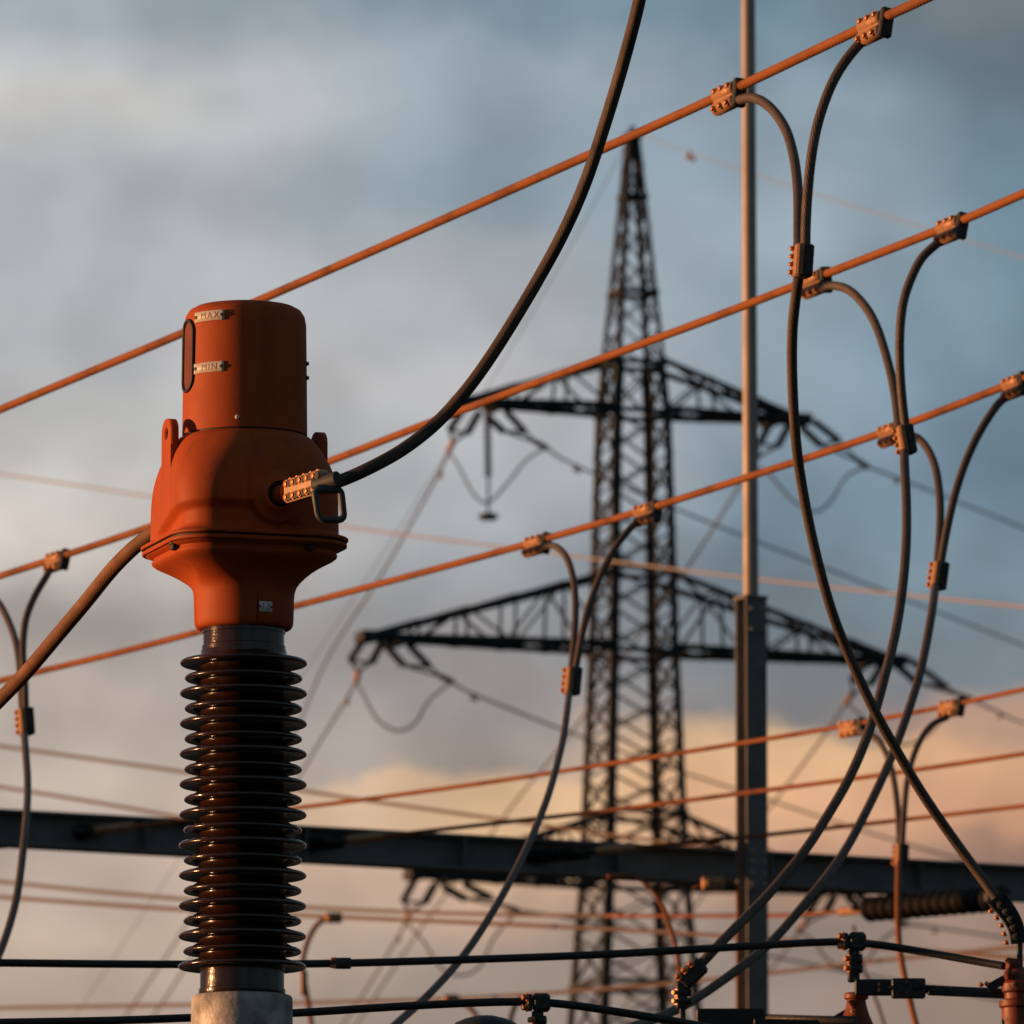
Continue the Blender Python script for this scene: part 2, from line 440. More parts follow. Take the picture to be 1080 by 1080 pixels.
# ------------------------------------------------------------------ lattice pylon
PY_D, PHI = 150.0, R(18.5)
PX = P(668, 600, PY_D).x
AX = Vector((math.cos(PHI), math.sin(PHI), 0)); AY = Vector((-math.sin(PHI), math.cos(PHI), 0))
def zp(y): return P(668, y, PY_D).z
def L3(x, y, z): return Vector((PX, PY_D, 0)) + AX * x + AY * y + Vector((0, 0, z))
HW = [(zp(146), 0.105), (zp(385), 0.45), (zp(440), 0.53), (zp(690), 0.634), (zp(930), 0.77), (zp(1075), 0.93), (0.0, 1.9)]
def hw(z):
    for (z1, w1), (z0, w0) in zip(HW, HW[1:]):
        if z >= z0:
            return w0 + (w1 - w0) * (z - z0) / (z1 - z0)
    return HW[-1][1]
def corner(sx, sy, z): return L3(sx * hw(z), sy * hw(z), z)

pyl = thing('lattice_pylon', L3(0, 0, 0), 'tall dark steel lattice pylon with three pairs of crossarms under a pointed peak', 'pylon')
for sx in (-1, 1):
    for sy in (-1, 1):
        mb = MB()
        for (z1, _), (z0, _) in zip(HW, HW[1:]):
            mb.angle(corner(sx, sy, z0), corner(sx, sy, z1), 0.066 if z0 > zp(390) else 0.13, 0.025, L3(0, 0, (z0 + z1) / 2))
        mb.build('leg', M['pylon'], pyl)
levels = [146, 178, 208, 240, 274, 310, 347, 385, 437, 480, 522, 562, 603, 645, 690, 735, 778, 820, 860, 897, 932, 985, 1040, 1100, 1170, 1260, 1370, 1500, 1660, 1830, 2015]
zs = [max(zp(y), 0.05) for y in levels]
for (ax, s) in (('x', -1), ('x', 1), ('y', -1), ('y', 1)):
    mb = MB()
    for i in range(len(zs) - 1):
        z1, z0 = zs[i], zs[i + 1]
        def c2(t, z): return corner(s, t, z) if ax == 'x' else corner(t, s, z)
        w = 0.04 if z0 > zp(390) else 0.058 if z0 > zp(1200) else 0.09
        mb.bar(c2(-1, z0), c2(1, z1), w, w * 0.6)
        o = (L3(0, 0, z0) - c2(0, z0)) * 0.05
        mb.bar(c2(1, z0) + o, c2(-1, z1) + o, w, w * 0.6)
        if levels[i] in (385, 437, 603, 690, 860, 932, 310, 208, 1040, 1260, 1500):
            mb.bar(c2(-1, z1), c2(1, z1), 0.085, 0.085)
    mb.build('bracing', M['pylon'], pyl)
mb = MB()
zt = zp(146)
mb.box(L3(0, 0, zt + 0.04), 0.14, 0.14, 0.05, AX, AY)
mb.bar(L3(0, 0, zt + 0.05), L3(0, 0, zt + 0.22), 0.1)
mb.build('peak_cap', M['pylon'], pyl)

ARMS = [(437, 380, 3.16), (688, 606, 4.95), (934, 862, 4.05)]      # bottom chord level, top chord level at the body, reach
arm_tip = {}
for ai, (yb, yt, reach) in enumerate(ARMS):
    zb, ztp = zp(yb), zp(yt)
    for s in (-1, 1):
        mb = MB()
        tipz = zb + 0.12
        hb, ht = hw(zb), hw(ztp)
        def bot(t, sy): return L3(s * (hb + (reach - hb) * t), sy * (hb + (0.16 - hb) * t), zb)
        def top(t, sy): return L3(s * (ht + (reach - ht) * t), sy * (ht + (0.12 - ht) * t), ztp + (tipz - ztp) * t)
        for sy in (-1, 1):
            mb.angle(bot(0, sy), bot(1, sy), 0.11, 0.028, top(0.5, 0))
            mb.angle(top(0, sy), top(1, sy), 0.10, 0.026, bot(0.5, 0))
        n = {0: 3, 1: 5, 2: 4}[ai]
        ts = [i / n for i in range(n + 1)]
        for i in range(n):
            a, b2 = ts[i], ts[i + 1]
            for sy in (-1, 1):
                w = 0.055
                if i: mb.bar(bot(a, sy), top(a, sy), w, w * 0.7)
                if i < n - 1:
                    if i % 2 == 0: mb.bar(bot(a, sy), top(b2, sy), w, w * 0.7)
                    else: mb.bar(top(a, sy), bot(b2, sy), w, w * 0.7)
            mb.bar(bot(a, -1), bot(b2, 1), 0.055, 0.04)
            mb.bar(bot(a, 1), bot(b2, -1), 0.055, 0.04)
            mb.bar(bot(b2, -1), bot(b2, 1), 0.055, 0.05)
            mb.bar(top(a, -1), top(b2, 1), 0.05, 0.04)
            mb.bar(top(b2, -1), top(b2, 1), 0.05, 0.04)
        mb.box(L3(s * (reach + 0.02), 0, zb + 0.06), 0.14, 0.26, 0.09, AX, AY)
        mb.box(L3(s * (reach - 0.55), 0, zb - 0.02), 0.10, 0.34, 0.05, AX, AY)
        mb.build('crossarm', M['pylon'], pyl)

# --- insulators, jumper loops and conductors of the pylon
def shed_string(a, b, r=0.075, pitch=0.075, core=0.032):
    a, b = Vector(a), Vector(b); d = (b - a); ln = d.length
    n = max(3, int(ln / pitch)); p = ln / n
    prof = [(0, 0), (core, 0)]
    for i in range(n):
        z = p * i
        prof += [(core, z + p * 0.15), (r, z + p * 0.55), (r, z + p * 0.7), (core, z + p * 0.8)]
    prof += [(core, ln), (0, ln)]
    return MB().lathe(prof, a, 12, d)
def tension_set(pairs, tip, D, label):
    t = thing('tension_insulator', P(*pairs[0][0], D), label, 'insulator', 'double tension insulators on the pylon arms')
    ends = []
    for (a, b) in pairs:
        A, B = P(*a, D), P(*b, D + 0.35)
        shed_string(A, B).build('insulator_string', M['string'], t)
        ends.append(B)
    T = P(*tip, D + 0.45)
    MB().bar(ends[0], ends[1], 0.05, 0.05).bar(ends[0], T, 0.04).bar(ends[1], T, 0.04).build('yoke_plate', M['pylon'], t)
    d = (T - (ends[0] + ends[1]) / 2).normalized()
    MB().cyl(T - d * 0.03, T + d * 0.22, 0.055).build('dead_end_clamp', M['alu'], t)
    return T + d * 0.2
def wire_obj(name, pts, r, mat, label, cat='wire', group=None, n=8, seg=8):
    return tag(MB().tube(catmull(pts, n), r, seg).build(name, mat), label, cat, group)
def line_pts(start, pts, d0, d1):
    n = len(pts)
    return [start] + [P(x, y, d0 + (d1 - d0) * (i + 1) / n) for i, (x, y) in enumerate(pts)]
def damper(c, d, label):
    d = Vector(d).normalized(); t = thing('vibration_damper', c, label, 'damper', 'vibration dampers on the pylon lines')
    lo = Vector((0, 0, -0.09))
    MB().tube([c - d * 0.24 + lo, c + lo, c + d * 0.24 + lo], 0.012, 6).bar(c + Vector((0, 0, 0.03)), c + lo, 0.04).build('messenger_rod', M['line'], t)
    for s in (-1, 1):
        MB().cyl(c + d * (0.14 * s) + lo, c + d * (0.30 * s) + lo, 0.04, 10).build('weight', M['terminal'], t)

def dl(reach, s): return PY_D + s * reach * math.sin(PHI)
SETS = {
 'top left':     dict(D=dl(3.16, -1), L=([((490, 430), (474, 454)), ((506, 434), (493, 457))], (478, 466)), Rr=([((513, 438), (531, 455)), ((533, 433), (554, 456))], (566, 467))),
 'middle left':  dict(D=dl(4.95, -1), L=([((388, 668), (369, 697)), ((403, 677), (392, 699))], (378, 708)), Rr=([((406, 680), (426, 702)), ((430, 679), (453, 703))], (466, 714))),
 'bottom left':  dict(D=dl(4.05, -1), L=([((441, 921), (425, 951)), ((459, 932), (448, 952))], (432, 962)), Rr=([((467, 935), (491, 948)), ((489, 932), (518, 947))], (535, 957))),
 'top right':    dict(D=dl(3.16, 1), L=([((813, 445), (801, 468)), ((833, 447), (820, 471))], (799, 482)), Rr=([((845, 450), (866, 470)), ((858, 444), (885, 465))], (905, 486))),
 'middle right': dict(D=dl(4.95, 1), L=([((914, 697), (898, 718)), ((931, 699), (919, 721))], (899, 732)), Rr=([((943, 699), (967, 720)), ((958, 695), (999, 725))], (1014, 734))),
 'bottom right': dict(D=dl(4.05, 1), L=([((864, 944), (852, 962)), ((880, 945), (870, 964))], (850, 974)), Rr=([((893, 946), (912, 960)), ((904, 943), (930, 958))], (946, 970))),
}
TIPS = {}
for where, s in SETS.items():
    TIPS[where, 'L'] = tension_set(*s['L'], s['D'], f'double insulator string slanting down left from the {where} arm tip of the pylon')
    TIPS[where, 'R'] = tension_set(*s['Rr'], s['D'], f'double insulator string slanting down right from the {where} arm tip of the pylon')
LOOPS = {
 'top left': [(485, 494), (500, 522), (513, 531), (535, 510), (556, 484)],
 'middle left': [(384, 734), (399, 760), (420, 771), (438, 763), (451, 740)],
 'bottom left': [(447, 993), (466, 1022), (487, 1029), (506, 1020), (520, 990)],
 'top right': [(809, 498), (837, 529), (860, 540), (876, 529), (893, 502)],
 'middle right': [(908, 755), (925, 775), (950, 786), (975, 778), (1000, 752)],
 'bottom right': [(858, 992), (872, 1012), (893, 1022), (915, 1012), (932, 990)],
}
for where, pts in LOOPS.items():
    D = SETS[where]['D'] + 0.4
    wire_obj('jumper_loop', [TIPS[where, 'L']] + [P(x, y, D) for x, y in pts] + [TIPS[where, 'R']], 0.022, M['line'],
             f'slack jumper loop hanging under the {where} arm tip of the pylon', 'cable', 'jumper loops under the pylon arms')
LEFT = {
 'top left': [(465, 495), (429, 560), (392, 622), (347, 690), (320, 752), (290, 812), (200, 970), (120, 1090)],
 'middle left': [(367, 735), (340, 778), (320, 811), (270, 895), (205, 1005), (150, 1090)],
 'bottom left': [(421, 986), (392, 1034), (352, 1095)],
 'top right': [(781, 510), (740, 576), (690, 648), (630, 735), (583, 798), (540, 850), (440, 985), (370, 1090)],
 'middle right': [(872, 772), (840, 815), (790, 880), (700, 1000), (640, 1090)],
 'bottom right': [(835, 994), (800, 1040), (765, 1095)],
}
RIGHT = {
 'top left': [(605, 490), (740, 548), (850, 591), (960, 634), (1080, 681), (1140, 704)],
 'middle left': [(497, 731), (600, 772), (700, 808), (812, 844), (935, 884), (1080, 925), (1140, 941)],
 'bottom left': [(600, 968), (720, 990), (900, 1026), (1080, 1060), (1140, 1071)],
 'top right': [(944, 503), (1010, 529), (1080, 557), (1140, 581)],
 'middle right': [(1055, 752), (1080, 763), (1140, 787)],
 'bottom right': [(985, 978), (1040, 986), (1100, 995)],
}
for where, pts in LEFT.items():
    d = SETS[where]['D'] + 0.6
    pl = line_pts(TIPS[where, 'L'], pts, d, 215)
    wire_obj('line_conductor', pl, 0.026, M['line'], f'thin grey line running down left from the {where} arm of the pylon', 'wire', 'pylon lines running down left')
for where, pts in RIGHT.items():
    d = SETS[where]['D'] + 0.6
    pl = line_pts(TIPS[where, 'R'], pts, d, 215)
    wire_obj('line_conductor', pl, 0.026, M['line'], f'thin grey line running down right from the {where} arm of the pylon', 'wire', 'pylon lines running down right')
    if where != 'bottom left':
        q = catmull(pl, 8)
        k = min(range(len(q) - 1), key=lambda i: (q[i] - pl[1]).length)
        damper(q[k], q[k + 1] - q[k], f'small dumbbell damper on the right line of the {where} pylon arm')
for where in ('top left', 'middle left', 'bottom left'):
    q = catmull(line_pts(TIPS[where, 'L'], LEFT[where], SETS[where]['D'] + 0.6, 215), 8)
    k = 8
    damper(q[k], q[k + 1] - q[k], f'small dumbbell damper on the left line of the {where} pylon arm')
# vertical string that steadies the loop under the top left arm
D = SETS['top left']['D'] + 0.2
t = thing('suspension_insulator', P(514, 437, D), 'single vertical insulator rod with a disc weight under the top left pylon arm', 'insulator')
shed_string(P(514, 437, D), P(515, 503, D), 0.085, 0.08).build('insulator_string', M['string'], t)
MB().bar(P(515, 503, D), P(515, 541, D), 0.045).build('link', M['line'], t)
MB().lathe([(0, -0.05), (0.15, -0.05), (0.18, 0), (0.15, 0.05), (0, 0.05)], P(515, 545, D), 20).build('disc_weight', M['pylon'], t)
# earth wires from the peak
pk = L3(0, 0, zt + 0.15)
ew = line_pts(pk, [(700, 151), (725, 160), (870, 208), (1080, 272), (1140, 290)], 149.8, 112)
wire_obj('earth_wire', ew, 0.009, M['farline'], 'thin pale earth wire leaving the pylon peak to the right', 'wire', 'earth wires at the pylon peak')
q = catmull(ew, 8)
damper(q[16], q[17] - q[16], 'small dumbbell damper on the earth wire right of the pylon peak')
ew = line_pts(pk, [(640, 190), (600, 262), (540, 365), (470, 480), (400, 590), (300, 740), (100, 1040), (60, 1100)], 150.2, 215)
wire_obj('earth_wire', ew, 0.010, M['line'], 'thin earth wire dropping left from the pylon peak', 'wire', 'earth wires at the pylon peak')

# ------------------------------------------------------------------ far wires of the yard
FAR = [
 ('pale orange sunlit wire crossing behind the pylon between its top and middle arms', [(-40, 495), (0, 500), (180, 527), (380, 558), (500, 573), (740, 604), (920, 624), (1080, 640), (1120, 645)], 115, 0.016, 'farline'),
 ('upper of the two faint brown wires above the left end of the gantry beam', [(-40, 781), (0, 787), (200, 815), (330, 836), (540, 866), (700, 888), (760, 896)], 88, 0.019, 'brownline'),
 ('faint brown wire just above the gantry beam, left of the orange transformer', [(-40, 823), (0, 830), (100, 846), (190, 862), (300, 881)], 88, 0.019, 'brownline'),
 ('upper faint brown wire just under the left part of the gantry beam', [(-40, 925), (0, 930), (200, 949), (400, 961), (640, 966), (858, 965)], 84, 0.019, 'brownline'),
 ('lower faint brown wire just under the left part of the gantry beam', [(-40, 943), (0, 946), (200, 960), (352, 967), (540, 975), (700, 983), (860, 994), (1120, 1014)], 76, 0.019, 'brownline'),
 ('lowest faint brown wire rising gently to the right near the bottom', [(-40, 1064), (0, 1063), (300, 1058), (480, 1053), (600, 1046), (780, 1030), (900, 1016), (1080, 998), (1120, 994)], 80, 0.018, 'brownline'),
]
for lab, pts, D, r, mt in FAR:
    slope = -0.055 if mt == 'farline' else -0.012                    # metres of depth per sight unit to the right
    wire_obj('far_wire', [P(x, y, D + slope * (x - 540)) for x, y in pts], r, M[mt], lab, 'wire', 'faint wires behind the gantry', 6)

# ------------------------------------------------------------------ gantry: beam and column with lightning rod
HB = 6.4
ba, bb = PH(-260, 859.5, HB), PH(1340, 946, HB)
bx = (bb - ba).normalized(); by = Vector((-bx.y, bx.x, 0)).normalized(); bz = Vector((0, 0, 1))
beam = thing('gantry_beam', ba, 'long dark steel gantry beam crossing low behind the orange transformer', 'beam')
beam['kind'] = 'thing'
ln = (bb - ba).length / 2; mid = (ba + bb) / 2
MB().box(mid, ln, 0.006, 0.098, bx, by, bz).build('web', M['column'], beam)
MB().box(mid + bz * 0.107, ln, 0.10, 0.009, bx, by, bz).build('flange', M['column'], beam)
MB().box(mid - bz * 0.107, ln, 0.10, 0.009, bx, by, bz).build('flange', M['column'], beam)
k = -ln + 0.4
while k < ln:
    MB().box(mid + bx * k - by * 0.052, 0.005, 0.045, 0.096, bx, by, bz).build('stiffener', M['column'], beam); k += 1.15

cc = P(793, 900, 56.75); cyaw = R(26)
cX = Vector((math.cos(cyaw), math.sin(cyaw), 0)); cY = Vector((-math.sin(cyaw), math.cos(cyaw), 0))
ztop = P(793, 633, 56.75).z
post = thing('steel_column', (cc.x, cc.y, 0), 'grey steel column with a lightning rod standing right of the pylon', 'column')
post['kind'] = 'thing'
cb = Vector((cc.x, cc.y, 0))
hcol = ztop / 2
MB().box(cb + Vector((0, 0, hcol)) - cY * 0.073, 0.078, 0.007, hcol, cX, cY).build('flange', M['column'], post)
MB().box(cb + Vector((0, 0, hcol)) + cY * 0.073, 0.078, 0.007, hcol, cX, cY).build('flange', M['column'], post)
MB().box(cb + Vector((0, 0, hcol)), 0.006, 0.064, hcol - 0.002, cX, cY).build('web', M['column'], post)
MB().box(cb + Vector((0, 0, ztop + 0.012)), 0.086, 0.088, 0.011, cX, cY).build('cap_plate', M['column'], post)
MB().box(cb + Vector((0, 0, ztop - 0.14)) - cY * 0.083, 0.06, 0.004, 0.10, cX, cY).build('splice_plate', M['column'], post)
zcn = P(793, 917, 56.75).z
MB().box(cb + Vector((0, 0, zcn)) - cY * 0.084, 0.068, 0.004, 0.15, cX, cY).build('connection_plate', M['column'], post)
for z0 in (zcn, ztop - 0.14):
    for sx in (-1, 1):
        for dz in ((-0.11, -0.04, 0.04, 0.11) if z0 == zcn else (-0.07, 0.07)):
            MB().bolt(cb + Vector((0, 0, z0 + dz)) - cY * 0.088 + cX * (0.045 * sx), -cY, 0.012, 0.016).build('bolt', M['rod'], post)
zr = P(793, -160, 56.75).z
MB().lathe([(0, 0), (0.052, 0), (0.051, 0.4), (0.046, zr - ztop - 0.1), (0.03, zr - ztop), (0, zr - ztop)], cb + Vector((0, 0, ztop + 0.024)), 20).build('lightning_rod', M['rod'], post)

# ------------------------------------------------------------------ stranded conductors of the yard (all strung at one height)
def level(pts, h=HB): return [PH(x, y, h) for x, y in pts]
W = {
 1: [(-60, 457.5), (0, 432), (190, 352.5), (360, 279), (540, 199.5), (740, 110), (925, 22), (979, -3), (1040, -33)],
 2: [(-60, 626), (0, 607.5), (154, 557), (347.5, 486.5), (460, 443), (600, 391), (740, 339.5), (858, 294), (1005, 236.5), (1080, 204), (1130, 182)],
 3: [(-60, 732), (0, 718), (130, 687), (310, 639.5), (460, 600), (557, 573.5), (682, 537), (780, 506), (929, 457), (1060, 407), (1085, 397), (1130, 379)],
 4: [(118, 874), (322, 851), (430, 837), (540, 821.5), (640, 806), (740, 790.5), (888, 766), (1011, 742), (1080, 727), (1130, 716)],
 5: [(385, 884), (530, 867.5), (640, 855), (780, 837), (899, 821.5), (1080, 795), (1130, 787)],
 6: [(648, 896), (715, 890), (780, 883.5), (913, 869), (1080, 850), (1130, 843.5)],
}
WL = {1: 'uppermost rust orange stranded wire rising to the top right corner', 2: 'second rust orange wire from the top, passing behind the orange transformer head',
      3: 'third rust orange wire from the top, passing behind the neck of the orange transformer', 4: 'rust orange wire rising right from the gantry beam, highest of its three',
      5: 'rust orange wire rising right from the gantry beam, middle of its three', 6: 'rust orange wire rising right from the gantry beam, lowest of its three'}
WP = {}
for i, pts in W.items():
    WP[i] = catmull(level(pts), 14)
    r = 0.0180 if i < 4 else 0.0145
    tag(MB().tube(WP[i], r, 14).build('stranded_wire', M['wire']), WL[i], 'wire', 'rust orange wires of the yard')
def at_wire(i, px):
    """point and direction on wire i where it crosses sight azimuth px"""
    a = (px - 540) / F
    best = min(range(len(WP[i]) - 1), key=lambda k: abs(WP[i][k].x / (WP[i][k].y * _c + (WP[i][k].z - CAMZ) * _s) - a))
    return WP[i][best], (WP[i][min(best + 1, len(WP[i]) - 1)] - WP[i][max(best - 1, 0)]).normalized()

def wire_clamp(i, px, label, side, mat='alu'):
    """bolted tee clamp hung on wire i; returns the point where its dropper leaves"""
    p, d = at_wire(i, px)
    t = thing('wire_clamp', p, label, 'clamp', 'bolted clamps on the rust orange wires')
    n = Vector((-d.y, d.x, 0)).normalized()
    if n.x > 0: n = -n                                     # the bolted face looks left, to the sun
    up = d.cross(n).normalized()
    if up.z < 0: up = -up
    roll = Matrix.Rotation(R(random.uniform(-13, 13)), 3, d); n = roll @ n; up = roll @ up
    hl = 0.094
    MB().box(p - up * 0.024, hl, 0.020, 0.040, d, n, up, 0.008).tube([p - d * (hl * 0.97), p + d * (hl * 0.97)], 0.030, 14).tube([p - d * hl * 0.97 - up * 0.048, p + d * hl * 0.97 - up * 0.048], 0.027, 14).build('clamp_body', M[mat], t)
    for k in range(3):
        for z in (0.010, -0.056):
            MB().bolt(p + d * (hl * 0.66 * (k - 1)) + n * 0.023 + up * z, n, 0.0105, 0.016).build('bolt', M['bolt'], t)
    c = p + d * (hl + 0.018)
    MB().box(c - up * 0.024, 0.014, 0.025, 0.055, d, n, up, 0.006).build('keeper_plate', M['castdark'], t)
    return p - up * 0.050 + d * (hl * 0.8 * side), d * side

def connector(pt, ax, label, s=1.0):
    """two-in one-out parallel groove connector"""
    t = thing('cable_connector', pt, label, 'connector', 'connectors joining pairs of droppers')
    ax = Vector(ax).normalized(); n = Vector((-1, -0.36, 0)); n = (n - ax * n.dot(ax)).normalized(); w = ax.cross(n)
    if w.x < 0: w = -w                                            # towards the right
    MB().box(pt + n * 0.012 * s, 0.060 * s, 0.015 * s, 0.030 * s, ax, n, w, 0.007).build('front_jaw', M['alu'], t)
    MB().box(pt - n * 0.020 * s, 0.060 * s, 0.0165 * s, 0.034 * s, ax, n, w, 0.006).build('back_jaw', M['castdark'], t)
    for k in range(4):
        MB().bolt(pt + ax * (0.043 * s * (k - 1.5) / 1.5) + n * 0.027 * s - w * 0.017 * s, n, 0.0085 * s, 0.013 * s).build('bolt', M['bolt'], t)
    return t

def dropper(start, pts, d1, r, label, end=None, mat='dropper', cat='cable', d0=None):
    d0 = d0 if d0 is not None else start.y
    n = len(pts)
    pp = [start] + [P(x, y, d0 + (d1 - d0) * (i + 1) / n) for i, (x, y) in enumerate(pts)]
    if end is not None: pp.append(end)
    tag(MB().tube(catmull(pp, 10), r, 14).build('dropper_cable', M[mat]), label, cat, 'dropper cables of the yard')
    return pp
RD = 0.0185
# --- droppers on the first wire
s, _ = wire_clamp(1, 767, 'left clamp of the two on the uppermost orange wire, beside the lightning rod', 1)
Dj = (s.y + at_wire(1, 920)[0].y) / 2 - 0.6
dropper(s, [(794, 103), (812, 113), (828, 135), (837, 164), (841.5, 200), (842, 240), (842, 262)], Dj, RD, 'left dropper curving down from the uppermost orange wire to the first connector')
s, _ = wire_clamp(1, 918, 'right clamp of the two on the uppermost orange wire, near the top right', -1)
dropper(s, [(894, 61), (878.5, 86), (864.5, 123), (857, 157), (852.5, 195), (850, 235), (849.5, 262)], Dj, RD, 'right dropper curving down from the uppermost orange wire to the first connector')
connector(P(845, 275, Dj), P(846, 260, Dj) - P(844, 290, Dj), 'double connector just above the second orange wire, right of the lightning rod')
EQ = 31.2
end1 = P(1054, 951, EQ)
dropper(P(843, 287, Dj + .02), [(840.5, 305), (836, 345), (835.5, 395), (839, 460), (844.5, 504), (856.5, 567), (874.5, 636), (891, 681), (919.5, 744), (944.7, 790), (974, 839), (1017, 901)], EQ, RD * 1.03, 'long dark dropper swinging down to the bolted terminal at the bottom right corner', end1)
# --- on the second wire
s, _ = wire_clamp(2, 859, 'left clamp on the right part of the second orange wire, under a connector', 1)
Dj = (s.y + at_wire(2, 1003)[0].y) / 2 - 0.6
dropper(s, [(876, 301), (894, 305), (911, 321), (923, 341), (932, 366), (940, 396), (945, 424), (948, 452)], Dj, RD, 'left dropper curving from the second orange wire down to the middle connector')
s, _ = wire_clamp(2, 1003, 'right clamp on the second orange wire, near the right edge', -1)
dropper(s, [(992, 254), (973, 271), (960, 296), (953, 318), (949.5, 345), (949, 381), (951, 415), (955, 452)], Dj, RD, 'right dropper curving from the second orange wire down to the middle connector')
connector(P(954, 464, Dj), P(951, 449, Dj) - P(956, 478, Dj), 'double connector crossing the third orange wire, beside a clamp')
T1D = 31.8
endT = P(728, 1029, T1D)
dropper(P(954, 474, Dj + .02), [(954, 489), (956, 529), (955.7, 576), (951.5, 623), (944, 670), (933, 714), (917, 770), (896, 820), (871, 863), (848, 898), (808, 946), (780, 974), (750, 1005)], T1D, RD * 1.03, 'dropper from the middle connector sweeping down left to the bolted bottom terminal', endT)
# --- on the third wire
s, _ = wire_clamp(3, 939, 'clamp on the third orange wire tucked behind the middle connector', 1)
Dj = (s.y + at_wire(3, 1068)[0].y) / 2 - 0.8
dropper(s, [(964, 460), (976, 470), (986, 491), (991, 522), (991.5, 554), (989, 590), (987, 606)], Dj, RD, 'left dropper curving from the third orange wire down to the lower right connector')
s, _ = wire_clamp(3, 1070, 'clamp on the third orange wire at the right edge', -1)
dropper(s, [(1052, 427), (1033, 456), (1017, 491), (1006, 526), (998, 562), (993, 590), (991, 606)], Dj, RD, 'right dropper curving from the third orange wire down to the lower right connector')
connector(P(989, 607, Dj), P(991, 592, Dj) - P(987, 622, Dj), 'double connector on the right, lowest of the three large ones', 1.05)
dropper(P(986.5, 617, Dj + .02), [(985, 630), (981, 657), (971, 707), (956, 756), (937, 806), (915, 853), (890, 899), (862, 937), (815, 992), (780, 1021), (728, 1057), (692, 1074), (665, 1084)], 33.0, RD * 1.03, 'dropper from the lower right connector passing behind the bolted bottom terminal')
s, _ = wire_clamp(3, 570, 'left clamp of the two on the third orange wire in front of the pylon', 1)
Dj = (s.y + at_wire(3, 680)[0].y) / 2 - 0.8
dropper(s, [(578, 575), (589, 578), (599, 591), (605.5, 616), (607, 648), (605, 680), (601.5, 716)], Dj, RD * 0.95, 'left dropper curving from the third orange wire in front of the pylon')
s, _ = wire_clamp(3, 681, 'right clamp of the two on the third orange wire in front of the pylon', -1)
dropper(s, [(666, 556), (650, 576), (636, 601), (625, 628), (617, 654), (610, 690), (605, 716)], Dj, RD * 0.95, 'right dropper curving from the third orange wire in front of the pylon')
connector(P(602.5, 718, Dj), P(604, 702, Dj) - P(601, 734, Dj), 'double connector in front of the pylon at its middle arms', 1.15)
dropper(P(600.5, 730, Dj + .02), [(599, 742), (594.5, 776), (586, 812), (575, 848), (556, 893), (530, 944), (494, 1001), (456, 1045), (420, 1078), (395, 1100)], 33.5, RD * 0.9, 'dropper sweeping down left in front of the pylon to the bottom edge')
# --- left edge, second wire
s, _ = wire_clamp(2, 62, 'clamp on the second orange wire at the left, beside the transformer', -1)
Dj = s.y - 0.8
dropper(s, [(50, 606), (37, 628), (27, 654), (24, 687), (26, 716), (27, 752)], Dj, RD, 'right dropper of the pair at the left edge, from the second orange wire')
p0, _ = at_wire(2, -28)
dropper(p0 - Vector((0, 0, 0.05)), [(-12, 626), (0, 638), (11, 660), (18, 683), (21.5, 712), (23.5, 752)], Dj, RD, 'left dropper of the pair at the left edge, coming in from outside')
connector(P(26, 761, Dj), P(25, 746, Dj) - P(27, 776, Dj), 'double connector at the left edge above the gantry beam', 1.15)
dropper(P(25.5, 772, Dj + .02), [(26.5, 786), (29, 821), (28.5, 852), (25, 891), (17.5, 947), (4, 994), (-14, 1035)], 38, RD, 'single dropper bending off the left edge below its connector')
# --- fourth wire
s, _ = wire_clamp(4, 896, 'left clamp on the wire behind the crossing droppers at the right', 1)
Dj = (s.y + at_wire(4, 1003)[0].y) / 2 - 0.8
dropper(s, [(908, 772), (926, 781), (938, 803), (945, 837), (948, 872), (948.5, 900)], Dj, RD, 'thin left dropper from the wire behind the crossing droppers')
s, _ = wire_clamp(4, 1003, 'right clamp on the wire behind the crossing droppers at the right', -1)
dropper(s, [(999, 756), (982, 765), (967, 788), (957, 822), (953, 864), (951, 900)], Dj, RD, 'thin right dropper from the wire behind the crossing droppers')
connector(P(949.5, 902, Dj), P(950, 890, Dj) - P(949, 914, Dj), 'small orange lit connector in front of the right part of the gantry beam', 1.1)
dropper(P(948, 910, Dj + .02), [(947.5, 920), (947, 960), (949, 1002), (960, 1056), (970, 1095)], 47, RD * 0.95, 'thin vertical dropper crossing the right part of the gantry beam', mat='wire')

# --- small loops far off at the beam and at the bottom left
def far_loop(pts, D, label, clamp_px, r=0.02, conn=None, mt='wire'):
    pp = [P(x, y, D) for x, y in pts]
    o = thing('far_dropper', pp[0], label, 'cable', 'far droppers hanging low')
    MB().tube(catmull(pp, 8), r, 10).build('cable', M[mt], o)
    for c in clamp_px:
        q = P(*c, D)
        mb = MB().box(q, 0.075, 0.035, 0.045, bev=0.012)
        for k in (-1, 1): mb.bolt(q + Vector((0.035 * k, -0.035, 0)), (-0.4, -1, 0), 0.016, 0.03)
        mb.build('clamp', M['alu'], o)
    if conn:
        q = P(*conn, D); MB().box(q, 0.032, 0.03, 0.11, bev=0.01).build('sleeve', M['alu'], o)
far_loop([(351, 968), (338, 972), (328, 985), (321, 1005), (319, 1022), (323, 1045), (330, 1090)], 75.5, 'faint looped dropper just right of the transformer base', [(352, 968)], 0.024, (320.5, 1037))
far_loop([(640, 925), (664, 924), (682, 932), (696, 950), (706, 975), (715, 1010), (720, 1100)], 52, 'orange curved dropper in front of the pylon under the gantry beam', [], 0.015)
far_loop([(730, 938), (742, 933), (754, 931), (768, 930), (776, 933), (778, 950), (778, 1000), (778, 1095)], 55.5, 'orange dropper bent down alongside the steel column', [(752, 932)], 0.012)
far_loop([(478, 1054), (492, 1060), (503, 1072), (512, 1095)], 80.2, 'faint short dropper at the bottom left of the clamp post', [(476, 1054)], 0.024)
